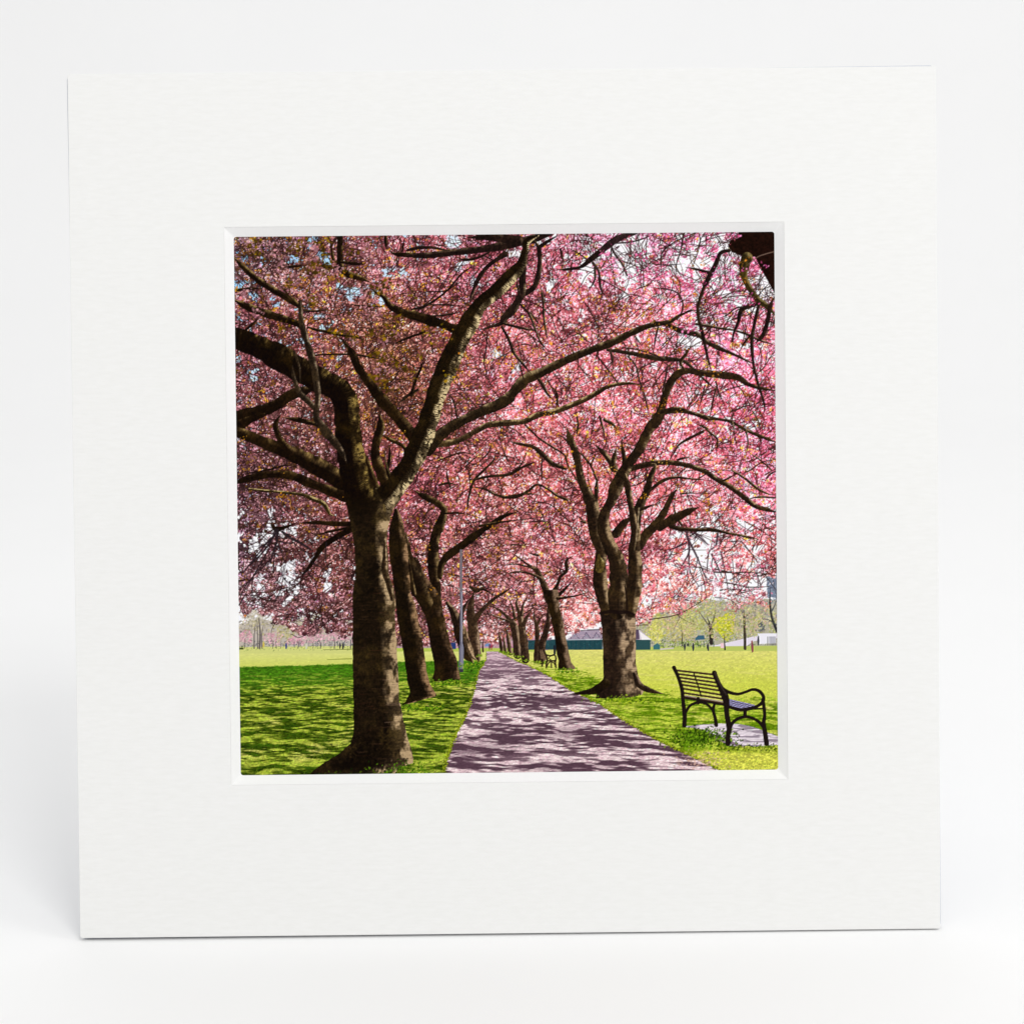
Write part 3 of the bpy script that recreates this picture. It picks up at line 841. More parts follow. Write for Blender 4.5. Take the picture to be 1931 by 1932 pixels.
        c[hi] += (rgb(252, 208, 216) - c[hi]) * (.55 * np.clip(lum[hi] - .95, 0, 1))[:, None]
        c[~hi] *= [1.0, .86, .86]
        o = rs.rand(m) < orange[yi, xi] * np.clip(1.7 - 1.4 * P.fbm(xi * .06, yi * .06, 71, 2) * 1.0, .2, 2) * .8
        bright = mean[yi, xi, 0] / .72
        oc = np.array([rgb(206, 128, 40), rgb(150, 92, 20), rgb(112, 78, 14), rgb(196, 138, 70), rgb(120, 66, 28)])[rs.randint(0, 5, m)] * rs.uniform(.55, 1.15, (m, 1)) * np.clip(bright, .6, 1.1)[:, None]
        c[o] = oc[o]
        pv = rs.rand(m) < .06
        c[pv] = c[pv] * .6 + rgb(190, 120, 190) * .4 * np.clip(lum[pv], .4, 1.2)[:, None]
        P.blobs(x, y, rs.uniform(r0, r1, m), np.clip(c, 0, 1), op)

    def twigs(n, colr, w=(.3, .6), ln=(8, 40), op=.8):
        for _ in range(n):
            x, y = rs.rand() * N, rs.rand() * N * .78
            if inside[int(y), int(x)] < .5:
                continue
            a = rs.rand() * 6.283
            l = rs.uniform(*ln)
            b = rs.normal(0, .5)
            r0 = rs.uniform(*w)
            p = [(x, y, r0)]
            for k_ in range(3):
                a += b * .5 + rs.normal(0, .2)
                x += np.cos(a) * l / 3; y += np.sin(a) * l / 3
                p.append((x, y, r0 * (1 - k_ * .2)))
            bm = mean[int(min(max(p[0][1], 0), N - 1)), int(min(max(p[0][0], 0), N - 1)), 0]
            P.twig(np.array(p), colr * (.55 + .7 * bm), op, 3.5)

    def fans(n, colr, w=(.3, .55), ln=(14, 46), op=.85):
        for _ in range(n):
            x, y = rs.rand() * N, rs.rand() * N * .76
            if inside[int(y), int(x)] < .5:
                continue
            a0 = np.arctan2(y - N * .75, x - N * (.25 if x < N * .45 else .68)) + rs.normal(0, .9)
            bm = mean[int(y), int(x), 0]
            cc = colr * (.5 + .75 * bm)
            for _k in range(rs.randint(3, 8)):
                a = a0 + rs.normal(0, .45); l = rs.uniform(*ln); b = rs.normal(0, .35); r0 = rs.uniform(*w)
                px, py = x + rs.normal(0, 4), y + rs.normal(0, 4)
                p = [(px, py, r0)]
                for k_ in range(3):
                    a += b * .5
                    px += np.cos(a) * l / 3; py += np.sin(a) * l / 3
                    p.append((px, py, r0 * (1 - k_ * .22)))
                p = [v for v in p if inside[int(np.clip(v[1], 0, N - 1)), int(np.clip(v[0], 0, N - 1))] > .3]
                if len(p) > 1:
                    P.twig(np.array(p), cc, op, 4.0)

    def flecks(n, r=(.5, 1.3)):                                      # pin-pricks of sky between the petals
        x, y = rs.rand(n) * N, rs.rand(n) * N * .76
        xi, yi = x.astype(int), y.astype(int)
        ok = (inside[yi, xi] > .5) & (rs.rand(n) < (gap[yi, xi] * 1.1 + .03) * np.clip(1.7 - 1.6 * rank[yi, xi], 0, 1.6))
        x, y = x[ok], y[ok]
        left = np.clip(1 - x / N * 1.8, 0, 1)[:, None] * np.clip(1.3 - y / N * 1.7, 0, 1)[:, None]
        c = rgb(232, 230, 242) + (rgb(140, 184, 226) - rgb(232, 230, 242)) * left
        c = c + (mean[yi[ok], xi[ok]] * 1.4 - c) * rs.uniform(0, .5, (len(x), 1))
        P.blobs(x, y, rs.uniform(*r, len(x)), np.clip(c, 0, 1), .85)

    def clusters(n, spread=(1.8, 3.6), k=(7, 16), r=(.7, 1.7), keep=.06, lums=(.5, .65, .85, 1.0, 1.15, 1.3, 1.45)):
        xs, ys, rr, cs = [], [], [], []
        for _ in range(n):
            x, y = rs.rand() * N, rs.rand() * N * .78
            xi, yi = int(x), int(y)
            if inside[yi, xi] < rs.rand() or (1 - hole[yi, xi]) + keep < rs.rand():
                continue
            m_ = mean[yi, xi]; q = rs.randint(*k); sp = rs.uniform(*spread)
            lum = lums[rs.randint(len(lums))] * (.8 + .4 * rank[yi, xi])
            if rs.rand() < orange[yi, xi] * .9:
                c0 = np.array([rgb(198, 126, 44), rgb(150, 98, 28), rgb(112, 80, 18), rgb(186, 120, 70)])[rs.randint(4)] * np.clip(m_[0] / .72, .6, 1.15) * lum
            else:
                c0 = m_ * lum
                if lum > 1.1:
                    c0 = c0 + (rgb(250, 206, 214) - c0) * .45 * (lum - 1.0)
                elif lum < .75:
                    c0 = c0 * [1.0, .84, .84]
                if rs.rand() < .12:
                    c0 = c0 * .75 + rgb(186, 124, 180) * .25 * lum
            xs += [x]; ys += [y + sp * .5]; rr += [sp * 1.25]; cs += [m_ * [.5, .37, .39]]
            px, py = rs.normal(0, sp, q), rs.normal(0, sp * .8, q)
            xs += list(x + px); ys += list(y + py); rr += list(rs.uniform(*r, q))
            v = rs.uniform(.68, 1.32, q) - py * .07
            cs += list(np.clip(c0[None] * v[:, None], 0, 1))
        P.blobs(np.array(xs), np.array(ys), np.array(rr), np.array(cs), .88)

    def limbs(n, colr, r0=(.7, 1.3), ln=(50, 150)):
        for _ in range(n):
            x, y = rs.rand() * N, rs.rand() * N * .72
            if inside[int(y), int(x)] < .5:
                continue
            tx, ty = (N * .27, N * .55) if x < N * .42 else ((N * .70, N * .62) if rs.rand() < .7 else (N * .47, N * .72))
            a = np.arctan2(y - ty, x - tx) + rs.normal(0, .45)
            l = rs.uniform(*ln); w = rs.uniform(*r0); b = rs.normal(0, .35)
            p = [(x, y, w)]
            for k_ in range(5):
                a += b * .4 + rs.normal(0, .28)
                x += np.cos(a) * l / 5; y += np.sin(a) * l / 5
                p.append((x, y, w * (1 - k_ * .15)))
                if rs.rand() < .7 and inside[int(np.clip(y, 0, N - 1)), int(np.clip(x, 0, N - 1))] > .9:
                    a2 = a + rs.choice([-1, 1]) * rs.uniform(.4, 1.0); l2 = l * rs.uniform(.15, .35)
                    P.twig(np.array([(x, y, w * .6), (x + np.cos(a2) * l2 * .5, y + np.sin(a2) * l2 * .5, w * .5), (x + np.cos(a2 + b) * l2, y + np.sin(a2 + b) * l2, w * .35)]), colr, .85, 3.)
            p = [v for v in p if inside[int(np.clip(v[1], 0, N - 1)), int(np.clip(v[0], 0, N - 1))] > .3]
            if len(p) > 2:
                P.twig(np.array(p), colr * rs.uniform(.8, 1.3), .9, 2.5)

    canopy(26000, 1.4, 3.4, [.3, .5, .75, 1.0], .02)
    limbs(60, rgb(46, 28, 24))
    clusters(5200, (2.2, 4.2), (8, 16), (.9, 2.1))
    flecks(16000)
    fans(260, rgb(46, 22, 24), (.38, .62), (18, 56))
    limbs(70, rgb(50, 31, 26))
    clusters(4600, (1.5, 3.2), (6, 13), (.7, 1.6), .09)
    canopy(26000, .6, 1.4, [.25, .4, .7, 1.1, 1.4, 1.7], .08)
    flecks(8000, (.4, 1.0))
    fans(240, rgb(44, 22, 24), (.3, .5))
    limbs(45, rgb(54, 34, 28), (.5, .9), (40, 110))

    # keep each stretch of canopy at its own overall tone
    def box(a, r):
        for ax_ in (0, 1):
            k_ = np.take(a, [0], ax_).repeat(r, ax_), a, np.take(a, [-1], ax_).repeat(r + 1, ax_)
            c_ = np.cumsum(np.concatenate(k_, ax_), ax_)
            a = (np.take(c_, range(2 * r + 1, c_.shape[ax_]), ax_) - np.take(c_, range(0, c_.shape[ax_] - 2 * r - 1), ax_)) / (2 * r + 1)
        return a if a.shape[0] == N else np.pad(a, ((0, N - a.shape[0]), (0, N - a.shape[1])) + ((0, 0),) * (a.ndim - 2), 'edge')
    wgt = inside * (1 - hole)
    cur = box(img * wgt[..., None], 28) / np.maximum(box(wgt, 28), .02)[..., None]
    gain = np.clip(want * [.90, .92, .86] / np.maximum(cur, .02), .7, 1.7)
    img *= 1 + (gain - 1) * wgt[..., None]
    np.clip(img, 0, 1, img)
    flecks(11000, (.5, 1.2))
    limbs(300, rgb(54, 35, 28), (.5, 1.15), (40, 140))
    fans(760, rgb(50, 28, 27), (.34, .66), (16, 60), .9)
    canopy(9000, .7, 1.7, [.9, 1.15, 1.4, 1.6], .06)
    clusters(1000, (1.2, 2.6), (4, 9), (.7, 1.5), .09, (.8, 1.0, 1.2, 1.4, 1.5))
    # bronze young leaves
    n = 9000
    x, y = rs.rand(n) * N, rs.rand(n) * N * .76
    xi, yi = x.astype(int), y.astype(int)
    ok = (inside[yi, xi] > .5) & (rs.rand(n) < orange[yi, xi] * 4.0 * np.clip(P.fbm(x * .03, y * .03, 171, 2) * 3 - .9, 0, 1.2))
    x, y, xi, yi = x[ok], y[ok], xi[ok], yi[ok]
    c = np.array([rgb(190, 122, 42), rgb(152, 104, 34), rgb(116, 84, 24), rgb(206, 146, 66), rgb(140, 84, 44)])[rs.randint(0, 5, len(x))] * rs.uniform(.7, 1.15, (len(x), 1)) * np.clip(mean[yi, xi, :1] / .7, .65, 1.1)
    P.blobs(x, y, rs.uniform(.7, 1.7, len(x)), np.clip(c, 0, 1), .9)

    # ---- the trees of the avenue, far to near ----------------------------------------------------
    def br(t, *p_, **k_):
        P.branch(pts(t, *p_), **k_)
    fard = dict(dark=rgb(58, 40, 30), lightc=rgb(158, 132, 106), moss=rgb(76, 60, 34))
    # far end of the path: car and walkers
    P.poly(pts('H', (755, 540), (770, 522), (810, 522), (820, 556), (755, 556)), rgb(112, 136, 176))
    P.twig(pts('H', (800, 590, 4), (803, 552, 9), (802, 532, 6)), rgb(96, 40, 60), .95)
    P.twig(pts('H', (822, 588, 4), (822, 552, 9), (822, 532, 6)), rgb(150, 40, 60), .95)
    P.poly(pts('H', (405, 515), (455, 515), (460, 580), (410, 580)), rgb(40, 60, 110))
    for p_ in (((930, 600, 22), (915, 520, 20), (905, 440, 16), (890, 400, 8)), ((965, 605, 20), (955, 520, 17), (945, 440, 13)), ((1015, 622, 26), (1000, 520, 24), (985, 420, 18), (960, 350, 8)),
               ((700, 640, 22), (690, 560, 20), (690, 460, 16), (700, 400, 8)), ((735, 605, 12), (732, 540, 10), (735, 470, 8))):
        br('H', *p_, seed=3, lit=.6, **fard)
    br('H', (1090, 640, 48), (1080, 480, 45), (1050, 340, 40), (1000, 270, 22), (910, 185, 13), (800, 130, 8), seed=4, lit=.7, **fard)
    br('H', (1170, 685, 44), (1155, 520, 44), (1135, 360, 38), (1110, 220, 26), (1080, 120, 16), (1090, 20, 10), seed=5, lit=.7, **fard)
    br('H', (1150, 330, 24), (1180, 260, 18), (1230, 180, 10), seed=5, lit=.6, **fard)
    br('H', (1050, 330, 26), (990, 290, 14), (900, 260, 10), (770, 205, 7), seed=6, lit=.5, **fard)
    br('H', (1060, 260, 20), (1040, 160, 14), (1000, 60, 9), seed=6, lit=.5, **fard)
    br('H', (1130, 230, 18), (1150, 120, 12), (1200, 30, 8), seed=6, lit=.5, **fard)
    br('H', (1282, 700, 32), (1290, 520, 27), (1288, 360, 24), (1262, 250, 12), (1262, 150, 8), seed=7, lit=.5, **fard)
    br('H', (1335, 700, 40), (1345, 520, 37), (1385, 390, 30), (1405, 260, 22), (1400, 120, 14), seed=8, lit=.65, **fard)
    br('H', (1290, 330, 16), (1330, 260, 10), (1380, 200, 6), seed=7, **fard)
    # left far pair
    br('H', (690, 700, 20), (668, 600, 45), (640, 450, 58), (625, 300, 60), (605, 180, 44), (625, 70, 28), (645, -20, 18), seed=9, lit=.7, **fard)
    br('H', (650, 280, 36), (740, 165, 22), (850, 65, 18), (950, 0, 13), (1040, -60, 8), seed=9, lit=.5, **fard)
    br('H', (640, 730, 12), (585, 640, 60), (530, 500, 72), (480, 330, 60), (430, 200, 40), (370, 110, 22), seed=10, lit=.75, dark=rgb(44, 30, 20), lightc=rgb(166, 138, 106))
    br('H', (690, 715, 8), (620, 650, 22), (575, 560, 24), (545, 470, 18), seed=10, lit=.9, dark=rgb(90, 70, 52), lightc=rgb(190, 160, 126))
    br('H', (500, 320, 30), (520, 200, 26), (560, 120, 16), (600, 60, 10), seed=11, **fard)
    for (x_, y_, w_) in ((930, 603, 34), (965, 610, 30), (1015, 626, 40), (1090, 650, 60), (1170, 690, 60), (1282, 705, 46), (1335, 706, 50), (700, 640, 30), (690, 700, 50), (640, 730, 90)):
        (cx, cy), = pts('H', (x_, y_)); n_ = 26
        P.blobs(cx + rs.uniform(-1, 1, n_) * w_ * TSC, cy + rs.normal(1.2, .9, n_), rs.uniform(.6, 1.5, n_), np.array([rgb(96, 128, 26), rgb(150, 168, 52), rgb(52, 76, 14)])[rs.randint(0, 3, n_)], .9)
    # second cherry on the right
    E2 = dict(dark=rgb(46, 32, 22), lightc=rgb(140, 112, 86), moss=rgb(66, 50, 22))
    br('E', (1430, 1931, 62), (1385, 1850, 44), (1340, 1740, 34), (1290, 1640, 28), (1200, 1580, 14), (1120, 1520, 10), (1030, 1455, 8), seed=12, **E2)
    br('E', (1330, 1720, 20), (1240, 1675, 14), (1110, 1650, 12), (960, 1670, 8), seed=12, **E2)
    br('E', (1290, 1630, 14), (1200, 1600, 10), (1060, 1570, 8), (930, 1590, 5), seed=12, **E2)
    br('E', (1450, 1920, 30), (1530, 1870, 20), (1600, 1800, 13), (1650, 1740, 8), seed=13, **E2)
    br('E', (1440, 1900, 30), (1500, 1780, 20), (1530, 1700, 14), (1590, 1640, 20), (1590, 1540, 22), (1640, 1500, 12), seed=13, **E2)
    br('E', (1300, 1480, 14), (1250, 1470, 14), (1190, 1450, 8), seed=13, **E2)
    P.trunk(np.vstack([pts('H', (1350, -20), (1390, 100), (1440, 300), (1470, 450), (1490, 620), (1512, 700), (1500, 790))]),
            np.vstack([pts('H', (1505, -20), (1520, 150), (1560, 320), (1582, 450), (1612, 600), (1640, 720), (1690, 782), (1640, 790))]), seed=14, lit=.85, litstart=-.1, lightc=rgb(128, 104, 82), rough=.7)
    br('H', (1500, 60, 18), (1580, 50, 12), (1700, 30, 9), (1830, -10, 6), seed=14)

    # bench far up the path
    bd = rgb(40, 26, 22)
    P.poly(pts('H', (1315, 590), (1360, 590), (1390, 650), (1392, 690), (1330, 690)), rgb(122, 96, 74))
    for k_ in range(5):
        P.twig(pts('H', (1318 + k_ * 3, 600 + k_ * 20, 4), (1360 + k_ * 8, 604 + k_ * 20, 4)), bd, .9)
    for p_ in (((1358, 592, 9), (1385, 650, 9), (1395, 690, 9), (1385, 730, 9), (1385, 772, 8)), ((1390, 642, 8), (1430, 650, 8), (1470, 640, 8), (1485, 680, 8), (1470, 710, 8)), ((1480, 690, 8), (1478, 730, 8), (1485, 770, 8)),
               ((1340, 690, 8), (1350, 720, 8), (1338, 756, 7)), ((1395, 702, 7), (1440, 700, 7), (1480, 700, 7)), ((1390, 760, 6), (1410, 720, 6), (1435, 712, 6), (1460, 722, 6), (1480, 755, 6)), ((1425, 650, 5), (1410, 675, 5), (1430, 690, 5)), ((1435, 715, 6), (1437, 770, 7))):
        P.twig(pts('H', *p_), bd)
    P.twig(pts('H', (1470, 625, 12), (1468, 560, 12), (1468, 545, 7)), rgb(30, 34, 44), .95)

    # ---- right-hand cherry ----------------------------------------------------------------------
    R = dict(dark=rgb(46, 32, 21), lightc=rgb(164, 138, 104), moss=rgb(82, 66, 30))
    br('F', (350, 600, 40), (470, 570, 30), (620, 535, 28), (800, 530, 28), (980, 560, 27), (1150, 620, 27), (1260, 695, 28), (1400, 770, 28), (1530, 870, 27), (1660, 970, 26), (1780, 1010, 24), (1880, 1035, 20), seed=20, lit=.5, **R)
    br('F', (1260, 690, 14), (1330, 715, 12), (1480, 640, 8), seed=20, **R)
    br('F', (1430, 610, 10), (1560, 690, 13), (1680, 790, 14), (1800, 850, 10), (1870, 860, 8), seed=20, **R)
    br('F', (1600, 900, 9), (1720, 880, 12), (1860, 890, 9), seed=20, **R)
    br('F', (570, 830, 16), (650, 760, 18), (750, 700, 18), (860, 680, 14), (1000, 695, 11), (1150, 705, 8), seed=21, **R)
    br('F', (800, 1180, 26), (900, 1210, 24), (1100, 1220, 22), (1230, 1220, 20), (1400, 1255, 14), (1560, 1285, 13), (1700, 1315, 9), seed=22, lit=.6, **R)
    br('F', (640, 60, 45), (740, 10, 30), (900, 0, 22), (1050, 30, 22), (1170, 70, 25), (1300, 85, 15), (1420, 110, 16), (1560, 190, 18), (1700, 250, 18), (1880, 320, 18), seed=23, lit=.4, **R)
    for p_ in (((1430, 110, 9), (1450, 220, 7), (1470, 330, 6), (1490, 420, 5)), ((1570, 200, 12), (1592, 320, 10), (1570, 450, 7)), ((1130, 210, 16), (980, 285, 15), (880, 350, 12), (820, 450, 9), (790, 500, 7)),
               ((1130, 150, 12), (1200, 220, 13), (1275, 290, 12), (1265, 430, 9)), ((1040, 120, 8), (1130, 160, 12), (1180, 180, 10)), ((870, 500, 12), (940, 480, 14), (1010, 470, 8)), ((1590, 420, 7), (1700, 490, 9), (1830, 600, 8)), ((1640, 0, 8), (1700, 110, 7), (1720, 230, 5)),
               ((70, 60, 15), (110, 200, 12), (115, 300, 8)), ((120, 90, 22), (210, 140, 18), (250, 200, 12)), ((30, 350, 24), (110, 430, 28), (180, 520, 36), (220, 590, 40)), ((240, 380, 18), (220, 470, 28), (205, 560, 30)), ((290, 310, 18), (315, 450, 25), (335, 580, 40)),
               ((600, 540, 20), (640, 560, 22), (590, 680, 34), (555, 820, 42), (490, 950, 50), (440, 1100, 62), (440, 1260, 52)), ((610, 960, 18), (540, 990, 20), (480, 1010, 22)), ((40, 700, 24), (35, 850, 26), (30, 960, 32), (40, 1080, 40), (90, 1200, 50)),
               ((900, 850, 10), (1000, 840, 8), (1120, 850, 5)), ((870, 790, 12), (800, 890, 28), (730, 1040, 38), (640, 1170, 50), (540, 1275, 52), (480, 1380, 52)),
               ((820, 960, 10), (850, 1050, 12), (910, 1170, 14)), ((1085, 990, 20), (1000, 1020, 34), (900, 1070, 48), (800, 1120, 50), (690, 1190, 46)), ((400, 1085, 28), (310, 1160, 42), (235, 1260, 52))):
        br('F', *p_, seed=24, lit=.5, **R)
    # hanging twigs against the sky
    tw = rgb(64, 46, 54)
    for p_ in (((960, 1240, 13), (980, 1320, 13), (1060, 1480, 10), (1110, 1600, 7), (1180, 1770, 5)), ((980, 1330, 10), (985, 1450, 9), (940, 1540, 7), (890, 1630, 5)), ((960, 1350, 8), (880, 1390, 8), (780, 1430, 6), (690, 1495, 5)), ((990, 1400, 8), (985, 1560, 7), (1010, 1680, 6), (1080, 1790, 4)),
               ((1280, 1260, 12), (1260, 1380, 9), (1190, 1450, 7), (1170, 1650, 5)), ((1220, 1470, 9), (1280, 1600, 8), (1330, 1710, 4)), ((1310, 1440, 8), (1345, 1600, 7), (1390, 1840, 4)), ((1040, 1250, 9), (1100, 1300, 9), (1180, 1370, 7)), ((1010, 1250, 8), (1060, 1270, 7), (1040, 1330, 5)),
               ((1110, 1600, 6), (1160, 1700, 5), (1220, 1750, 4)), ((1220, 1740, 4), (1130, 1780, 4), (1070, 1810, 3)), ((1520, 1600, 5), (1490, 1680, 5), (1410, 1730, 4)), ((960, 1560, 6), (1040, 1580, 4)), ((1080, 1500, 6), (1050, 1620, 5), (1020, 1720, 4)), ((1115, 1780, 3), (1118, 1900, 3), (1110, 1931, 3)),
               ((1420, 1340, 6), (1520, 1340, 6), (1600, 1430, 5)), ((1640, 1500, 5), (1620, 1600, 4)), ((1230, 1500, 6), (1220, 1600, 5), (1280, 1740, 4))):
        P.twig(pts('F', *p_), tw, .9)
    P.trunk(np.vstack([pts('I', (95, 120), (72, 200), (95, 400), (105, 700), (112, 860), (88, 940), (50, 1000), (30, 1080))]),
            np.vstack([pts('I', (420, 120), (438, 180), (442, 400), (440, 600), (442, 740), (462, 850), (500, 930), (530, 990), (500, 1050), (400, 1078), (300, 1085))]), seed=29, lit=.85, litstart=-.25, dark=rgb(46, 32, 24), lightc=rgb(174, 148, 118), moss=rgb(88, 70, 44), rough=1.0)
    # its stems
    br('E', (1598, 175, 22), (1620, 260, 34), (1690, 450, 40), (1740, 700, 42), (1800, 840, 56), (1850, 980, 66), (1880, 1150, 72), (1895, 1300, 62), (1945, 1440, 60), (1935, 1600, 70), (1938, 1780, 80), (1975, 1930, 80), (2000, 2040, 60), seed=25, lit=.6, **R)
    br('E', (1780, 1140, 30), (1740, 1130, 26), seed=25, lit=.8, **R)
    br('F', (650, 50, 42), (560, 220, 54), (475, 390, 54), (370, 540, 52), (310, 640, 74), (240, 780, 74), (190, 920, 54), (130, 1030, 52), (105, 1150, 66), (130, 1280, 72), (185, 1410, 78), (245, 1540, 92), (265, 1700, 100), (255, 1900, 104), (250, 2060, 90), seed=26, lit=.65, **R)
    br('F', (335, 650, 36), (360, 800, 36), (385, 950, 34), (410, 1090, 36), (440, 1220, 44), (425, 1400, 66), (432, 1560, 78), (430, 1720, 80), (412, 1900, 76), (390, 2060, 60), seed=27, lit=.75, **R)
    br('F', (470, 1000, 8), (455, 1160, 9), (440, 1330, 8), (420, 1450, 6), seed=27, lit=1.0, dark=rgb(110, 90, 66), lightc=rgb(170, 150, 120))
    br('F', (60, 1480, 36), (75, 1560, 50), (70, 1620, 44), seed=28, lit=1.0, ld=(.2, -.4), dark=rgb(96, 78, 38), lightc=rgb(206, 190, 130))
    P.twig(pts('I', (75, 215, 14), (180, 195, 18), (270, 205, 20), (350, 200, 16), (425, 225, 8)), rgb(26, 16, 14), .85)
    P.twig(pts('I', (330, -60, 9), (345, 60, 10), (350, 180, 9)), rgb(28, 18, 14), .8)
    br('I', (420, 830, 14), (470, 940, 34), (570, 1000, 30), (730, 1042, 9), seed=30, lit=.7, ld=(.2, -.9), dark=rgb(40, 28, 22), lightc=rgb(150, 124, 104))
    br('I', (130, 930, 50), (30, 1000, 42), (-80, 1025, 24), (-240, 1044, 7), seed=31, lit=.2, dark=rgb(24, 15, 12))
    m = 220
    (ax, ay), = pts('I', (180, 1085))
    P.blobs(ax + 26 + rs.normal(0, 26, m), ay + rs.normal(3, 3, m), rs.uniform(.8, 2.2, m), np.clip(np.array([rgb(96, 130, 16), rgb(160, 180, 40), rgb(50, 74, 10)])[rs.randint(0, 3, m)], 0, 1), .8)

    # ---- left row ---------------------------------------------------------------------------------
    Lc = dict(dark=rgb(34, 22, 13), lightc=rgb(140, 116, 78), moss=rgb(60, 48, 16))
    # third trunk
    br('E', (40, 820, 20), (110, 865, 34), (250, 935, 40), (330, 1000, 36), (330, 1060, 40), (300, 1150, 52), (255, 1260, 58), (225, 1400, 58), (225, 1560, 60), (240, 1750, 62), (250, 1960, 70), seed=40, lit=.5, **Lc)
    br('E', (295, 1700, 30), (305, 1590, 36), (370, 1490, 42), (500, 1395, 42), (610, 1310, 44), (720, 1230, 30), (850, 1145, 30), (950, 1080, 22), (1090, 1030, 10), seed=41, lit=.55, **Lc)
    br('E', (700, 1180, 14), (850, 1150, 12), (1000, 1130, 9), (1160, 1110, 6), seed=41, **Lc)
    br('E', (340, 1050, 10), (480, 1045, 12), (580, 1060, 8), seed=41, **Lc)
    for p_ in (((575, 1010, 9), (590, 880, 12), (640, 720, 14), (750, 600, 12), (840, 510, 12), (865, 435, 7)), ((630, 780, 9), (750, 800, 12), (870, 860, 14), (980, 885, 18), (1100, 870, 18), (1200, 820, 14), (1290, 755, 13), (1400, 800, 12), (1500, 870, 16), (1600, 910, 16)),
               ((1000, 870, 8), (1200, 850, 10), (1320, 860, 6)), ((640, 705, 12), (800, 670, 14), (1000, 650, 16), (1130, 580, 14), (1280, 520, 11)), ((1000, 310, 9), (1100, 335, 16), (1250, 370, 20), (1350, 450, 28), (1450, 540, 24), (1580, 590, 18)),
               ((1165, 140, 9), (1300, 270, 11), (1450, 370, 12), (1570, 450, 11), (1600, 540, 9), (1680, 680, 9), (1740, 760, 7)), ((200, 540, 6), (350, 480, 8), (500, 430, 8), (640, 440, 6)), ((820, 350, 6), (780, 440, 8), (680, 530, 5)), ((700, 440, 5), (620, 510, 8), (550, 570, 5)),
               ((1180, 430, 6), (1120, 560, 6), (1000, 650, 5)), ((1700, 60, 10), (1710, 160, 12), (1690, 280, 9)), ((1700, 400, 10), (1790, 490, 13), (1850, 580, 12), (1900, 700, 14)), ((1840, 560, 10), (1880, 460, 9), (1900, 400, 6)), ((280, 760, 12), (380, 740, 14), (470, 760, 8)), ((360, 580, 10), (370, 680, 12), (400, 780, 10)), ((1340, 480, 6), (1335, 620, 10), (1345, 740, 5)), ((1490, 240, 8), (1560, 270, 10), (1620, 340, 10)),
               ((1110, 700, 4), (1070, 800, 4)), ((640, 800, 5), (720, 900, 5), (800, 970, 4)), ((1020, 1400, 7), (1040, 1370, 8), (1200, 1385, 6)), ((600, 1800, 12), (660, 1840, 26), (740, 1830, 14), (860, 1900, 6)), ((1480, 1370, 6), (1560, 1370, 5), (1640, 1420, 3))):
        br('E', *p_, seed=42, lit=.35, **R)
    P.trunk(np.vstack([pts('E', (0, 1500), (-40, 1700), (0, 1880)), pts('H', (40, 60), (150, 260), (190, 500), (222, 680), (240, 800), (205, 915))]),
            np.vstack([pts('E', (60, 1500), (150, 1700), (290, 1880)), pts('H', (300, 60), (325, 200), (370, 400), (412, 560), (460, 680), (490, 830), (505, 895), (300, 910))]), seed=43, lit=.55, litstart=.2, lightc=rgb(126, 98, 72))
    br('E', (-60, 1250, 30), (-40, 1450, 46), (20, 1640, 64), (80, 1800, 74), (150, 1960, 80), seed=44, lit=.4, **Lc)
    # lamp post
    P.poly(pts('E', (497, 1420), (522, 1420), (524, 1931), (496, 1931)), rgb(112, 104, 110))
    P.poly(pts('H', (499, -10), (524, -10), (526, 520), (536, 560), (537, 780), (530, 815), (496, 815), (489, 780), (489, 560), (499, 520)), rgb(124, 122, 138))
    P.twig(pts('H', (503, 0, 5), (505, 520, 5), (496, 560, 6), (496, 780, 6)), rgb(70, 66, 78), .8)
    P.twig(pts('H', (514, 0, 3), (516, 500, 3)), rgb(172, 166, 172), .7)
    P.poly(pts('H', (489, 785), (537, 785), (530, 818), (496, 818)), rgb(44, 40, 46), .85)
    # second trunk
    P.trunk(np.vstack([pts('D', (1690, 1000), (1640, 1180), (1625, 1350), (1640, 1500), (1680, 1760)), pts('G', (1690, -10), (1720, 300), (1745, 420), (1785, 660), (1822, 900), (1846, 1030), (1800, 1120), (1760, 1150))]),
            np.vstack([pts('D', (1720, 1000), (1780, 1150), (1800, 1280), (1835, 1480), (1850, 1750)), pts('H', (-5, 10), (40, 130), (62, 240), (100, 420), (132, 600), (158, 800), (195, 940), (262, 1060), (305, 1165), (100, 1160), (-90, 1160))]), seed=45, lit=.85, litstart=.2, dark=rgb(32, 22, 12), lightc=rgb(150, 118, 86))
    br('D', (1830, 1480, 10), (1862, 1700, 18), (1890, 1880, 26), seed=45, lit=.6, **Lc)
    m = 500
    for (t_, a0, a1, b0, n_) in (('G', 1740, 1931, 1165, 120), ('H', -60, 330, 1175, 220), ('H', 200, 540, 915, 160), ('H', 1480, 1720, 795, 90), ('H', 500, 720, 745, 70)):
        a_ = pts(t_, (a0, b0), (a1, b0))
        x_ = rs.uniform(a_[0, 0], a_[1, 0], n_); y_ = a_[0, 1] + rs.normal(2, 2.4, n_)
        P.blobs(x_, y_, rs.uniform(.6, 1.9, n_), np.array([rgb(66, 110, 14), rgb(104, 146, 24), rgb(30, 50, 8), rgb(150, 170, 40)])[rs.randint(0, 4, n_)], .85)

    # ---- near left cherry -------------------------------------------------------------------------
    K = dict(dark=rgb(30, 18, 10), lightc=rgb(146, 120, 74), moss=rgb(66, 50, 16))
    G_ = dict(dark=rgb(46, 34, 24), lightc=rgb(150, 130, 106), moss=rgb(64, 52, 30))
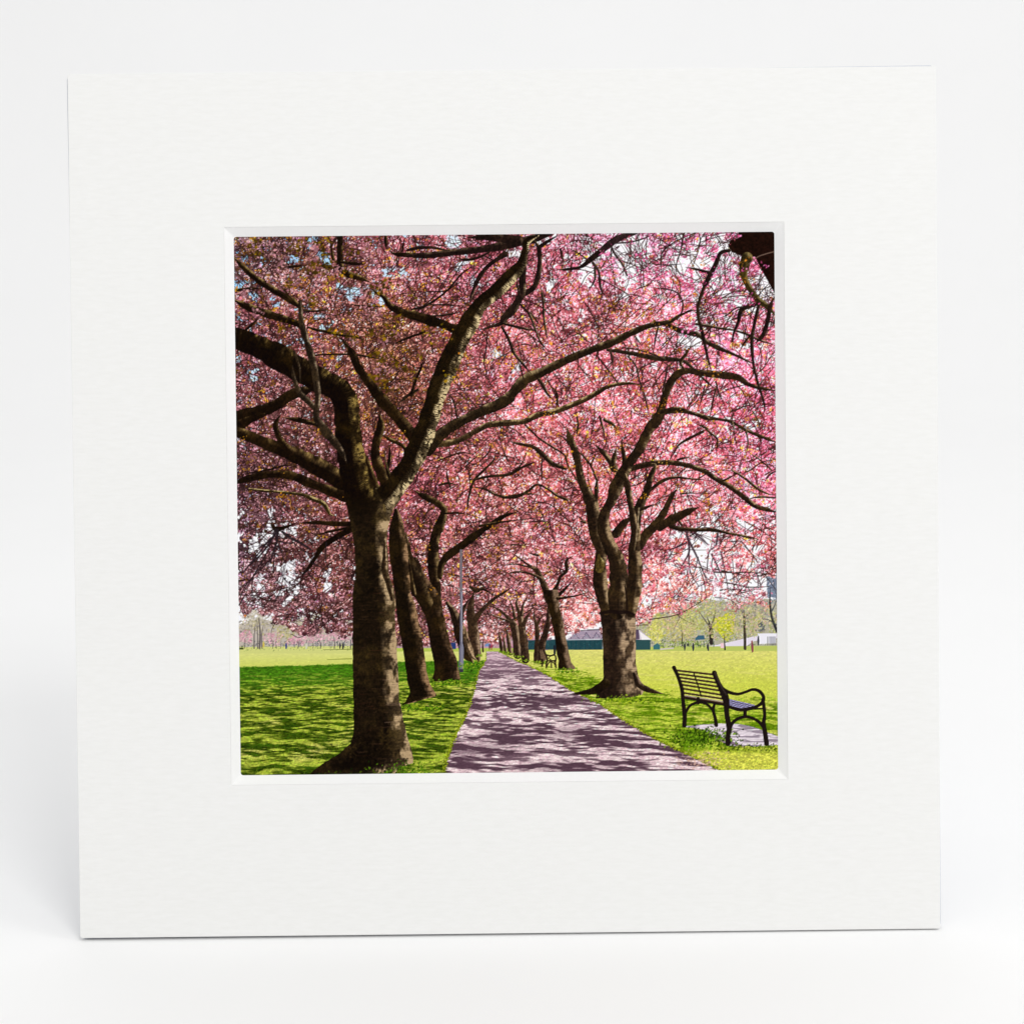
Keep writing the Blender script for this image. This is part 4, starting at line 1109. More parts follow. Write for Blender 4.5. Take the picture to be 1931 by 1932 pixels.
    for p_, l_ in ((((40, 285, 22), (150, 395, 30), (280, 510, 35), (450, 620, 36), (620, 720, 38), (715, 790, 22)), .3), (((40, 720, 28), (200, 800, 40), (400, 870, 44), (600, 930, 40), (730, 980, 36)), .35),
                   (((1130, 60, 34), (1130, 250, 35), (1135, 370, 36), (1200, 450, 36), (1350, 500, 28), (1440, 540, 14)), .3), (((1440, 560, 10), (1490, 640, 12), (1580, 690, 26), (1640, 780, 34), (1750, 840, 40), (1900, 890, 46), (2100, 960, 46)), .3),
                   (((1130, 330, 14), (1300, 350, 20), (1390, 350, 10)), .3), (((800, 1000, 12), (900, 1030, 16), (1010, 1050, 18), (1130, 1080, 16), (1290, 1100, 12), (1400, 1140, 10)), .2), (((1210, 765, 5), (1350, 780, 10), (1560, 790, 8)), .2),
                   (((2000, 1050, 12), (1830, 1110, 12), (1640, 1190, 5)), .2), (((640, 620, 6), (560, 620, 8), (720, 800, 6)), .2), (((760, 830, 10), (880, 835, 12), (1000, 825, 8)), .2), (((730, 370, 10), (620, 380, 16), (540, 390, 8)), .2), (((1640, 210, 12), (1700, 250, 24), (1931, 262, 28)), .3),
                   (((1600, 60, 16), (1600, 140, 20), (1610, 220, 12)), .2), (((1800, 80, 10), (1780, 150, 14), (1770, 220, 10)), .2), (((960, 370, 20), (1040, 380, 18), (1130, 380, 16)), .2), (((1060, 300, 18), (1040, 180, 12), (1020, 90, 8)), .2), (((150, 1040, 12), (240, 960, 16), (290, 900, 10)), .3), (((860, 1290, 10), (1000, 1280, 10), (1250, 1280, 10), (1400, 1300, 10), (1560, 1330, 8)), .2), (((60, 620, 14), (200, 605, 18), (330, 600, 10)), .2)):
        br('A', *p_, seed=50, lit=l_ + .15, **K)
    # limbs to the left
    br('A', (-20, 1960, 76), (140, 1905, 72), (300, 1870, 68), (480, 1795, 60), (640, 1690, 56), (850, 1640, 44), seed=51, lit=.3, **K)
    br('D', (60, 170, 70), (200, 90, 40), (350, 30, 40), seed=51, lit=.2, **K)
    br('D', (30, 200, 56), (200, 260, 58), (340, 320, 62), (520, 390, 70), (700, 465, 84), (900, 570, 100), (1120, 700, 100), (1260, 850, 110), seed=52, lit=.35, **K)
    br('D', (620, 410, 46), (540, 330, 38), (490, 230, 32), (470, 130, 28), (520, 40, 18), seed=52, lit=.35, **K)
    br('D', (560, 70, 14), (700, 90, 28), (820, 120, 22), (930, 150, 14), seed=52, lit=.3, **K)
    br('D', (60, 735, 42), (200, 690, 40), (400, 650, 40), (620, 660, 45), (800, 730, 50), (950, 790, 50), (1180, 880, 60), seed=53, lit=.3, **K)
    br('D', (180, 640, 6), (400, 600, 10), (560, 560, 8), (680, 560, 5), seed=53, lit=.3, **K)
    br('D', (200, 800, 11), (400, 820, 13), (600, 840, 16), (750, 860, 19), (850, 900, 22), (955, 945, 26), (1000, 1010, 22), (1030, 1060, 16), (1080, 1075, 10), seed=54, lit=.9, ld=(.3, -.8), dark=rgb(60, 46, 22), lightc=rgb(176, 154, 104))
    br('D', (700, 1150, 10), (900, 1145, 20), (1050, 1155, 28), (1280, 1160, 30), seed=55, lit=.15, **K)
    br('D', (720, 1710, 9), (800, 1620, 17), (880, 1500, 24), (950, 1395, 30), (1100, 1290, 32), (1270, 1200, 32), seed=55, lit=.15, **K)
    br('D', (880, 1275, 10), (1050, 1230, 14), (1260, 1190, 16), seed=55, lit=.3, **K)
    br('D', (430, 1170, 14), (470, 1210, 30), (540, 1200, 20), (680, 1150, 10), seed=55, lit=.1, **K)
    tk = rgb(38, 30, 34)
    for p_ in (((470, 1220, 16), (440, 1300, 12), (330, 1460, 8), (180, 1600, 6)), ((490, 1220, 14), (480, 1340, 12), (440, 1470, 9), (420, 1560, 6)), ((540, 1240, 14), (620, 1300, 16), (720, 1350, 14), (830, 1420, 10)), ((490, 1330, 7), (580, 1355, 7), (660, 1355, 6)), ((470, 1260, 10), (400, 1340, 8), (300, 1400, 6)),
               ((500, 1380, 8), (530, 1450, 6), (560, 1560, 5)), ((420, 1300, 8), (280, 1480, 7), (120, 1680, 5)), ((380, 1450, 6), (250, 1680, 6), (150, 1850, 4)), ((460, 1460, 7), (450, 1600, 5), (460, 1700, 4)), ((350, 1560, 5), (240, 1700, 5), (230, 1850, 4), (260, 1930, 3)), ((560, 1580, 4), (530, 1700, 4), (480, 1800, 3)), ((850, 1560, 7), (960, 1620, 5), (1050, 1700, 4)), ((640, 1340, 5), (780, 1450, 5), (850, 1460, 4)), ((990, 1350, 6), (980, 1500, 5), (1000, 1600, 4)), ((1120, 1300, 5), (1160, 1420, 4), (1180, 1550, 3)), ((780, 1640, 6), (880, 1740, 5)), ((520, 1620, 4), (560, 1720, 4), (640, 1790, 3)),
               ((100, 1930, 6), (170, 1780, 6), (300, 1640, 5), (420, 1520, 4))):
        P.twig(pts('D', *p_), tk, .88)
    for p_ in (((100, 120, 7), (160, 20, 5), (190, -60, 4)), ((250, 100, 5), (220, 0, 4), (260, -80, 3)), ((450, 110, 4), (500, 20, 4), (540, -60, 3)), ((120, 160, 4), (190, 250, 3)), ((480, 250, 4), (600, 250, 5), (720, 270, 3)), ((640, 430, 4), (700, 460, 4), (780, 440, 3))):
        P.twig(pts('G', *p_), tk, .85)
    # small stems in the crotch
    br('D', (1540, 40, 30), (1545, 170, 46), (1500, 330, 46), (1495, 480, 52), (1560, 650, 62), (1660, 820, 76), seed=56, lit=.4, **K)
    br('D', (1560, 240, 14), (1640, 290, 22), (1760, 350, 20), (1830, 420, 26), seed=56, lit=.6, **K)
    br('D', (1640, 360, 14), (1640, 480, 20), (1620, 600, 22), (1660, 720, 28), seed=56, lit=.6, **K)
    br('D', (1590, 400, 7), (1600, 520, 8), (1640, 640, 8), seed=56, lit=.9, dark=rgb(90, 74, 44), lightc=rgb(160, 140, 100))
    br('D', (1380, 430, 30), (1430, 600, 36), (1490, 760, 44), (1530, 900, 60), seed=56, lit=.4, **K)
    br('D', (1470, 795, 7), (1520, 800, 8), (1570, 820, 7), seed=56, lit=1., dark=rgb(120, 104, 70), lightc=rgb(186, 170, 130))
    # long branches reaching right
    br('E', (180, 340, 44), (260, 340, 38), (430, 320, 35), (540, 275, 30), (690, 190, 31), (800, 140, 34), (1000, 120, 34), (1160, 105, 30), (1300, 40, 32), (1480, 0, 30), (1640, -60, 28), (1800, -130, 28), (1931, -205, 26), (2040, -260, 22), (2210, -285, 17), (2360, -270, 11), seed=57, lit=.85, ld=(.2, -.9), dark=rgb(58, 42, 26), lightc=rgb(176, 152, 108), moss=rgb(90, 74, 36))
    br('E', (160, 400, 74), (240, 300, 70), (380, 180, 58), (600, 60, 52), (780, -20, 56), (900, -70, 60), (1010, -140, 56), (1150, -320, 0) if False else (1010, -150, 56), (1160, -315, 58), (1310, -385, 50), (1500, -480, 45), (1700, -570, 42), (1880, -640, 40), (2050, -700, 44), (2250, -800, 36), (2450, -880, 30), (2640, -915, 25), (2740, -980, 15), (2800, -1010, 12), seed=58, lit=.55, ld=(.3, -.85), dark=rgb(46, 33, 20), lightc=rgb(156, 134, 98), moss=rgb(72, 58, 26))
    br('C', (640, 955, 20), (760, 975, 22), (900, 1040, 25), (1080, 1080, 28), (1180, 1160, 25), (1300, 1220, 27), (1400, 1260, 18), (1530, 1320, 12), (1680, 1390, 9), seed=59, lit=.4, **G_)
    # top right: twigs and the limbs that hang in from above
    br('C', (150, 1235, 16), (400, 1270, 24), (650, 1320, 27), (900, 1340, 22), (1000, 1400, 17), (1100, 1500, 13), (1260, 1640, 8), seed=60, lit=.4, **G_)
    br('C', (250, 1200, 6), (450, 1230, 9), (620, 1280, 9), (740, 1330, 6), seed=60, **G_)
    br('C', (1870, 1650, 13), (1740, 1630, 18), (1600, 1590, 24), (1480, 1515, 38), (1300, 1490, 40), (1120, 1470, 36), (950, 1450, 34), (850, 1500, 40), (780, 1600, 44), (730, 1740, 40), (690, 1900, 44), (640, 2000, 48), seed=61, lit=.35, **R)
    br('C', (940, 1440, 14), (900, 1360, 18), (960, 1270, 16), (1010, 1190, 9), seed=61, **R)
    br('C', (1030, 965, 16), (1150, 980, 14), (1300, 1010, 13), (1440, 1030, 12), (1600, 1080, 14), (1700, 1130, 12), (1860, 1180, 9), seed=61, **G_)
    br('C', (600, 1900, 16), (740, 1860, 20), (860, 1835, 22), (980, 1870, 20), (1100, 1910, 16), (1180, 1935, 18), seed=62, lit=.5, **R)
    for p_ in (((180, 1240, 12), (200, 1340, 14), (205, 1430, 8)), ((40, 1290, 8), (150, 1430, 10), (230, 1540, 8), (310, 1640, 5)), ((360, 1300, 9), (440, 1400, 11), (480, 1560, 10), (530, 1700, 9), (570, 1900, 7)), ((770, 1350, 8), (750, 1500, 9), (720, 1650, 10)), ((430, 1090, 8), (470, 1150, 8), (520, 1220, 5)), ((670, 1000, 10), (640, 1130, 9), (620, 1260, 5)),
               ((0, 300, 20), (60, 250, 26), (120, 190, 34), (250, 95, 36), (400, 40, 26), (520, 5, 18)), ((0, 340, 16), (60, 430, 14), (80, 600, 12), (140, 700, 8)), ((20, 390, 14), (20, 500, 10), (-20, 580, 8)), ((160, 100, 7), (220, 240, 12), (300, 350, 14), (350, 470, 10)), ((80, 510, 6), (220, 580, 7), (350, 660, 6), (430, 750, 4)), ((390, 90, 6), (385, 250, 5), (370, 440, 4)), ((560, 40, 5), (545, 200, 5), (545, 350, 4)),
               ((930, 40, 7), (900, 220, 9), (860, 340, 6), (850, 500, 5)), ((610, 60, 6), (740, 130, 5), (900, 240, 5), (1050, 270, 4)), ((700, 470, 5), (710, 240, 8), (850, 120, 6), (1050, 30, 5)), ((220, 140, 8), (420, 120, 8), (600, 60, 6)), ((270, 250, 4), (450, 270, 4), (640, 230, 4)), ((1090, 40, 6), (1100, 130, 6), (1060, 280, 5), (1000, 430, 4)), ((1230, 40, 6), (1290, 110, 7), (1310, 160, 6)), ((1100, 130, 5), (1250, 80, 5), (1380, 50, 4)), ((600, 590, 6), (750, 610, 7), (870, 650, 9), (920, 750, 9), (910, 850, 10), (860, 920, 12)), ((750, 740, 4), (800, 640, 5), (830, 520, 4)), ((590, 350, 5), (760, 360, 5), (940, 350, 4)), ((650, 130, 4), (800, 190, 4), (1000, 210, 4)), ((1000, 1660, 5), (1120, 1700, 6), (1250, 1640, 6)), ((1150, 1600, 9), (1120, 1720, 7), (1080, 1850, 5)), ((1260, 1640, 10), (1230, 1760, 9), (1200, 1930, 8)), ((1260, 1560, 9), (1300, 1700, 9), (1360, 1800, 7)), ((1450, 1560, 6), (1560, 1700, 6), (1650, 1900, 5)), ((1700, 620, 6), (1720, 460, 5), (1740, 540, 4)), ((1690, 680, 5), (1800, 560, 4), (1850, 520, 3)), ((1640, 560, 4), (1660, 470, 4))):
        P.branch(pts('C', *p_), rgb(58, 40, 40), rgb(120, 100, 86), .4, seed=63)
    # the dark limb in the top right corner
    cp = pts('C', (1480, -30), (1880, -30), (1880, 660), (1855, 640), (1790, 520), (1720, 400), (1665, 280), (1500, 262), (1420, 225), (1385, 165), (1410, 110), (1500, 85))
    P.poly(cp, np.clip(rgb(30, 15, 10) * (.5 + 1.0 * P.fbm(X * .3, Y * .3, 77, 3))[..., None], 0, 1))
    br('C', (1580, 290, 66), (1555, 360, 58), (1545, 460, 40), (1590, 570, 34), (1640, 650, 30), (1700, 725, 36), (1800, 795, 28), (1870, 880, 22), seed=64, lit=.5, dark=rgb(52, 42, 22), lightc=rgb(130, 112, 70), moss=rgb(96, 76, 18))
    P.twig(pts('C', (1860, 225, 5), (1770, 250, 6), (1690, 280, 5), (1600, 350, 5)), rgb(112, 92, 80), .8)
    for p_ in (((1400, 212, 20), (1310, 240, 22), (1262, 350, 25), (1200, 470, 28), (1140, 600, 22), (1085, 760, 18), (1080, 890, 18), (1120, 1050, 20), (1170, 1280, 14), (1215, 1460, 10)), ((1700, 755, 20), (1600, 790, 20), (1520, 830, 25), (1490, 950, 18), (1440, 1080, 12), (1430, 1235, 8)), ((1700, 780, 18), (1660, 950, 18), (1630, 1150, 20), (1650, 1400, 14), (1700, 1600, 14), (1760, 1800, 11), (1750, 1900, 8)),
               ((1860, 690, 14), (1820, 780, 22), (1790, 950, 24), (1740, 1090, 22), (1690, 1140, 14)), ((1205, 445, 18), (1080, 410, 14), (950, 385, 8)), ((1080, 830, 10), (1000, 830, 12), (900, 880, 10)), ((1600, 810, 7), (1480, 800, 8), (1370, 880, 7), (1290, 910, 5)), ((1580, 840, 6), (1640, 920, 6), (1700, 1000, 4)), ((1640, 1060, 8), (1560, 1150, 10), (1500, 1260, 6)), ((1150, 1080, 8), (1230, 1000, 6), (1300, 1060, 5))):
        br('C', *p_, seed=65, lit=.3, dark=rgb(40, 26, 24), lightc=rgb(112, 96, 84))
    # limbs crossing at the top middle
    for p_, l_ in ((((-60, 265, 26), (150, 265, 33), (350, 242, 36), (550, 222, 36), (800, 190, 40), (1050, 140, 46), (1280, 85, 42), (1420, 30, 30)), .3), (((590, 80, 18), (760, 75, 36), (900, 85, 44), (1100, 110, 50)), .1), (((960, 250, 34), (870, 310, 24), (770, 390, 22), (690, 500, 26), (640, 610, 20), (600, 740, 13)), .3),
                   (((-40, 210, 14), (80, 185, 18), (220, 185, 16), (400, 215, 10)), .2), (((460, 280, 10), (560, 310, 16), (700, 280, 14), (800, 230, 10)), .2), (((0, 820, 10), (150, 780, 14), (350, 640, 10), (520, 450, 10), (640, 370, 7)), .2), (((100, 640, 6), (330, 630, 8), (420, 590, 6)), .2), (((200, 890, 10), (380, 870, 11), (520, 840, 8)), .2), (((160, 770, 8), (330, 770, 9), (520, 780, 7)), .2),
                   (((1250, 100, 24), (1310, 200, 26), (1312, 400, 28), (1270, 570, 30), (1190, 640, 28), (1120, 680, 26)), .3), (((1310, 180, 22), (1400, 120, 18), (1500, 60, 12)), .2), (((1150, 330, 34), (1140, 480, 40), (1135, 640, 40), (1100, 720, 42), (1040, 820, 46), (960, 900, 40), (920, 960, 26), (800, 1000, 14), (690, 1030, 9)), .45),
                   (((940, 960, 14), (1050, 990, 17), (1180, 1020, 15), (1280, 1040, 8)), .3), (((930, 1000, 16), (1000, 1130, 17), (1050, 1260, 18), (1130, 1360, 16), (1230, 1480, 12)), .35), (((1080, 1320, 6), (1120, 1420, 9), (1150, 1530, 8)), .2), (((1120, 770, 12), (1210, 870, 14), (1270, 1020, 12), (1330, 1160, 10), (1420, 1260, 6)), .3), (((1320, 560, 8), (1350, 720, 13), (1360, 900, 13), (1390, 1100, 9)), .3), (((1220, 850, 8), (1290, 940, 10), (1330, 990, 5)), .2),
                   (((780, 1060, 6), (770, 1200, 8), (745, 1350, 8), (770, 1480, 6), (750, 1600, 4)), .2), (((730, 1050, 6), (790, 1180, 6), (840, 1300, 5)), .2), (((1070, 470, 8), (1090, 590, 12), (1110, 670, 10)), .6), (((1931, 220, 24), (1830, 310, 28), (1740, 380, 18), (1600, 405, 15), (1470, 415, 10)), .4), (((1830, 330, 10), (1740, 260, 8), (1600, 180, 5)), .2), (((1880, 400, 10), (1880, 520, 8), (1810, 640, 5)), .2), (((1530, 200, 10), (1560, 310, 10), (1610, 390, 6)), .2),
                   (((1310, 1540, 20), (1350, 1600, 22), (1400, 1690, 14), (1470, 1770, 8)), .2), (((1440, 1610, 8), (1490, 1680, 15), (1500, 1790, 10)), .3), (((380, 1660, 8), (440, 1780, 11), (470, 1931, 10)), .2), (((1600, 1010, 4), (1700, 1060, 5), (1800, 1120, 4)), .2)):
        br('B', *p_, seed=66, lit=l_ + .15, dark=rgb(40, 26, 22), lightc=rgb(140, 118, 90), moss=rgb(62, 48, 26))
    br('B', (520, 1060, 50), (400, 1005, 48), (250, 940, 44), (100, 890, 40), (-60, 840, 36), seed=67, lit=.2, **K)
    br('A', (1190, 1170, 16), (1255, 1270, 38), (1320, 1420, 44), (1430, 1570, 50), (1560, 1750, 66), (1690, 1890, 64), (1790, 2010, 60), (1890, 2130, 72), seed=68, lit=.2, **K)
    br('A', (1100, 1100, 8), (1150, 1130, 12), (1200, 1190, 18), seed=68, lit=.2, **K)
    br('A', (1720, 1790, 12), (1830, 1700, 16), (1931, 1640, 14), seed=68, lit=.4, **G_)
    br('A', (1860, 1700, 18), (1900, 1560, 16), (1960, 1420, 12), (2000, 1300, 6), seed=68, lit=.1, **K)
    # right stem
    br('B', (1300, 60, 30), (1190, 120, 36), (1165, 220, 36), (1135, 330, 46), (1085, 410, 64), (1000, 500, 74), (860, 640, 80), (730, 745, 82), (650, 850, 92), (580, 980, 104), (500, 1120, 106), (430, 1270, 108), (350, 1450, 108), (270, 1650, 106), (210, 1850, 102), (150, 2040, 110), (80, 2210, 114), (0, 2390, 112), (-70, 2500, 112), (-180, 2660, 116), (-300, 2800, 128), (-420, 2950, 150), seed=69, rings=.75, lit=.95, ld=(.75, .35), dark=rgb(32, 21, 10), lightc=rgb(204, 182, 138), moss=rgb(64, 52, 18))
    # left stem bending into the big limb
    br('A', (-40, 1080, 100), (60, 1110, 106), (300, 1205, 124), (520, 1320, 136), (720, 1440, 140), (950, 1560, 132), (1110, 1640, 126), (1190, 1780, 132), (1200, 1920, 136), (1210, 2060, 134), (1235, 2260, 140), (1270, 2480, 148), (1330, 2700, 170), (1420, 2900, 200), seed=70, rings=.5, lit=.5, ld=(.95, .1), dark=rgb(24, 14, 7), lightc=rgb(146, 122, 66), moss=rgb(66, 50, 14))
    for p_ in (((660, 1250, 12), (690, 1330, 14), (715, 1430, 10), (722, 1580, 6)), ((640, 1400, 14), (660, 1530, 22), (720, 1680, 30), (800, 1760, 30), (890, 1850, 28)), ((720, 740, 18), (730, 900, 26), (755, 1040, 36), (805, 1200, 36), (860, 1400, 40), (892, 1600, 36), (902, 1750, 32), (885, 1890, 34), (900, 1960, 40), (990, 2080, 46), (1080, 2190, 44), (1150, 2290, 30), (1200, 2400, 8))):
        br('A', *p_, seed=71, lit=.6, ld=(.8, .1), **G_)
    # trunk
    P.trunk(np.vstack([pts('D', (1200, 880), (1200, 980), (1225, 1120), (1262, 1250), (1285, 1500), (1285, 1750)), pts('G', (1262, 0), (1258, 600), (1265, 1000), (1272, 1440), (1240, 1550), (1120, 1655), (960, 1755), (860, 1825), (780, 1890))]),
            np.vstack([pts('D', (1700, 880), (1690, 1000), (1650, 1080), (1620, 1200), (1612, 1350), (1625, 1500), (1632, 1700), (1682, 1820)), pts('G', (1695, 40), (1702, 400), (1722, 700), (1738, 1100), (1785, 1320), (1825, 1500), (1885, 1690), (1880, 1750), (1720, 1800), (1690, 1880))]),
            seed=72, lit=.8, litstart=.25, dark=rgb(37, 26, 15), lightc=rgb(178, 152, 116), moss=rgb(84, 70, 28), rough=1.4, fade=34)
    br('D', (1590, 1330, 14), (1590, 1500, 26), (1590, 1640, 34), (1640, 1800, 34), (1665, 1931, 22), seed=73, lit=1.0, ld=(.9, 0), dark=rgb(58, 42, 26), lightc=rgb(176, 150, 116))
    for (t_, x_, y_, sx, sy, n_) in (('D', 1450, 1700, 70, 90, 90), ('D', 1500, 1600, 40, 50, 40), ('G', 1600, 1400, 24, 80, 60), ('G', 1400, 1700, 190, 110, 420), ('G', 1180, 1760, 130, 50, 200), ('G', 1450, 1560, 130, 110, 160), ('D', 1430, 1850, 60, 50, 40), ('G', 1330, 1600, 30, 90, 40)):
        (cx, cy), = pts(t_, (x_, y_))
        P.blobs(cx + rs.normal(0, sx * TSC * .6, n_), cy + rs.normal(0, sy * TSC * .6, n_), rs.uniform(1.2, 3.4, n_), rgb(14, 9, 6) * rs.uniform(.6, 1.6, (n_, 1)), .4)
    for y_ in (1050, 1075, 1140, 1155, 310, 500, 1330, 860, 900, 950):
        x_ = rs.uniform(1560, 1640)
        P.twig(pts('G', (x_, y_ + rs.uniform(-6, 6), 4), (x_ + 60, y_, 5), (1730, y_ - 4, 4)), rgb(150, 122, 100), .35)
    for _ in range(70):                                            # rings of scarred bark
        y_ = rs.uniform(0, 1750); x_ = rs.uniform(1290, 1600); l_ = rs.uniform(20, 120)
        P.twig(pts('G', (x_, y_, 3), (x_ + l_ / 2, y_ + 3, 4), (x_ + l_, y_ - 2, 3)), [rgb(10, 6, 4), rgb(86, 62, 44), rgb(70, 40, 26)][rs.randint(3)], rs.uniform(.15, .4))
    # dark foot and the grass round it
    (ax, ay), = pts('G', (1250, 1850))
    m = 300
    P.blobs(ax + rs.uniform(-78, 60, m), ay + rs.normal(5, 4, m), rs.uniform(.8, 2.6, m), np.array([rgb(20, 30, 6), rgb(34, 50, 8), rgb(14, 16, 6), rgb(66, 84, 14)])[rs.randint(0, 4, m)], .85)
    (ax, ay), = pts('G', (1830, 1830))
    P.blobs(ax + rs.normal(0, 22, m), ay + rs.normal(2, 8, m), rs.uniform(.8, 2.2, m), np.array([rgb(60, 96, 12), rgb(90, 130, 20), rgb(30, 48, 8)])[rs.randint(0, 3, m)], .8)

    # ---- leaves and blossom hanging in front -------------------------------------------------------
    def sprays(t, spots, cols, n=26, sp=34, r=(1.2, 3.2), op=.92):
        for (x_, y_) in spots:
            (cx, cy), = pts(t, (x_, y_))
            c = np.array(cols)[rs.randint(0, len(cols), n)] * rs.uniform(.65, 1.15, (n, 1))
            P.blobs(cx + rs.normal(0, sp * TSC * 1.3, n), cy + rs.normal(0, sp * TSC, n), rs.uniform(*r, n), np.clip(c, 0, 1), op)
    olive = [rgb(104, 78, 12), rgb(82, 62, 12), rgb(132, 100, 18), rgb(64, 46, 14)]
    sprays('A', [(700, 120), (900, 150), (980, 270), (1000, 120), (1180, 470), (840, 400), (920, 420), (640, 200), (590, 560), (300, 260), (1260, 240), (1420, 620), (850, 740), (1540, 620), (1640, 540), (1240, 1070), (1450, 1050), (1600, 1080), (1660, 1000), (1100, 1040), (1320, 1160), (1560, 1330), (1680, 1350), (1800, 1440), (1500, 1500), (1560, 1560), (1620, 1640), (520, 990), (1000, 380), (1700, 900), (250, 120), (1500, 1250)], olive, 15, 34, (1.4, 3.6))
    sprays('A', [(750, 510), (470, 810), (1630, 210), (1520, 790), (1110, 1390), (1800, 1240), (980, 80), (70, 620), (1060, 1310), (1090, 1050), (1720, 1040), (320, 1650), (240, 90), (1160, 480), (1040, 490)], [rgb(204, 158, 24), rgb(170, 140, 20), rgb(214, 140, 40)], 7, 16, (1., 2.4))
    blush = [rgb(196, 138, 146), rgb(176, 116, 126), rgb(212, 160, 166), rgb(150, 96, 104)]
    sprays('A', [(420, 150), (460, 250), (870, 200), (870, 290), (680, 480), (830, 150), (1380, 600), (1370, 680), (1430, 790), (1500, 880), (1400, 870), (1280, 1140), (1510, 1450), (1620, 1440), (1440, 300), (1500, 230), (290, 840), (1090, 400), (1400, 210), (670, 640), (160, 640), (520, 330), (1700, 1050), (1580, 1160), (620, 1880)], blush, 13, 26, (1.2, 3.0), .8)
    sprays('B', [(1250, 1240), (1340, 1270), (1420, 1320), (1200, 1230), (880, 1330), (1020, 1370), (1620, 500), (1660, 560), (1230, 1650), (1200, 1720), (1410, 1720), (1440, 1760), (600, 1440), (560, 1290), (1740, 690), (910, 1250), (1560, 1280), (1120, 1880), (1400, 1880)], [rgb(214, 146, 30), rgb(190, 120, 34), rgb(222, 160, 60)], 9, 26, (.9, 2.0))
    sprays('B', [(150, 1080), (240, 1170), (330, 1080), (40, 680), (90, 1290), (60, 1500), (420, 1500), (600, 1700)], [rgb(128, 106, 20), rgb(160, 124, 24), rgb(96, 70, 20)], 10, 36, (1.2, 2.8))
    sprays('C', [(120, 800), (60, 720), (590, 630), (560, 830), (600, 920), (320, 850), (860, 520), (1060, 320), (1540, 330), (1560, 500), (1460, 1190), (1060, 1250), (560, 1640), (640, 1820), (720, 1790), (1560, 1650), (330, 1360), (540, 1240), (800, 1000), (220, 760), (1290, 920), (1240, 1480), (160, 1510)], [rgb(186, 116, 40), rgb(150, 100, 24), rgb(204, 140, 56), rgb(122, 82, 26)], 12, 34, (1., 2.4))
    sprays('C', [(520, 270), (490, 290), (380, 140), (630, 160), (640, 420), (720, 430), (540, 460), (980, 150), (1000, 80), (1220, 220), (880, 250), (740, 300), (1280, 430), (1480, 440), (1690, 400), (1440, 80), (1540, 700), (1630, 720), (1500, 600), (1240, 690), (1400, 760), (980, 1010), (1040, 1000), (1010, 550), (960, 560), (200, 320), (140, 260), (420, 480), (1180, 560), (1320, 600)], [rgb(222, 88, 144), rgb(206, 70, 120), rgb(236, 132, 176), rgb(196, 96, 110), rgb(160, 60, 110)], 20, 36, (.9, 2.2))
    sprays('D', [(200, 470), (560, 590), (540, 850), (500, 900), (600, 910), (110, 300), (870, 210), (860, 300), (920, 1290), (790, 1190), (1110, 930), (140, 1720), (130, 600), (1740, 220), (320, 560)], [rgb(190, 130, 26), rgb(160, 108, 30), rgb(206, 150, 50)], 8, 26, (.9, 2.0))
    sprays('E', [(500, 360), (920, 220), (880, 360), (960, 370), (1290, 490), (1200, 400), (540, 700), (560, 760), (1340, 180), (1420, 220), (1620, 450), (1640, 580), (1840, 760), (1850, 640), (1900, 500), (860, 1180), (820, 1200), (150, 1370), (220, 1820), (90, 1140), (1620, 1320), (580, 1450), (900, 1440), (770, 1490), (1420, 1660), (960, 1000), (400, 1680), (860, 1770), (1060, 1900), (1300, 1020)], [rgb(206, 140, 30), rgb(186, 122, 40), rgb(214, 154, 60)], 8, 24, (.8, 1.9))
    sprays('F', [(190, 600), (50, 610), (280, 360), (200, 200), (1260, 130), (1345, 280), (750, 530), (1190, 930), (1200, 960), (1300, 900), (560, 850), (900, 780), (1340, 600), (40, 500), (1560, 480), (100, 620), (1190, 480), (880, 30), (1530, 720)], [rgb(214, 152, 36), rgb(186, 124, 40), rgb(226, 160, 80)], 9, 24, (.9, 2.0))
    sprays('F', [(1200, 1400), (1290, 1380), (1250, 1500), (1550, 1640), (1680, 1620), (1650, 1700), (1200, 1800), (1280, 1770), (1480, 1790), (1240, 1640), (640, 1420), (750, 1500), (700, 1680), (620, 1800), (900, 1700), (960, 1620), (1500, 1500), (1750, 1500), (1800, 1600), (1460, 1600), (1340, 1570), (1640, 1860), (1720, 1900)], [rgb(226, 122, 150), rgb(206, 96, 126), rgb(238, 160, 180), rgb(196, 104, 110)], 20, 36, (.9, 2.0))
    sprays('I', [(1390, 140), (1450, 150), (1180, 50), (1040, 90), (980, 170), (860, 100), (1540, 20), (1650, 60), (1710, 90), (1740, 10), (1770, 130), (1300, 20), (1500, 100), (760, 60), (840, 20), (930, 60), (1080, 20), (1230, 0), (1420, 60), (1600, 110), (1690, 20), (600, 200), (700, 120), (500, 240), (560, 220), (660, 60), (780, 150), (870, 200)], [rgb(228, 128, 146), rgb(206, 92, 108), rgb(238, 164, 176), rgb(222, 130, 110)], 16, 26, (.8, 1.8))

    # ---- the near bench -----------------------------------------------------------------------------
    slab = pts('I', (915, 1375), (1100, 1358), (1300, 1345), (1520, 1352), (1640, 1380), (1770, 1425), (1900, 1478), (1900, 1566), (1640, 1580), (1400, 1575), (1280, 1500), (1130, 1405))
    sc_ = rgb(214, 202, 210) * (.84 + .3 * P.fbm(X * .12, Y * .5, 81, 4))[..., None]
    sc_ = sc_ + (rgb(122, 108, 122) - sc_) * (np.clip((P.fbm(X * .05, Y * .35, 83, 3) - .52) * 7, 0, .75))[..., None]
    P.poly(slab, np.clip(sc_, 0, 1))
    for k_ in range(9):
        P.twig(pts('I', (1090 + k_ * 20, 1405 + k_ * 14, 4), (1390 + k_ * 20, 1510 + k_ * 10, 4)), rgb(96, 72, 92), .65)
    (ax, ay), = pts('I', (1120, 1490))
    m = 900
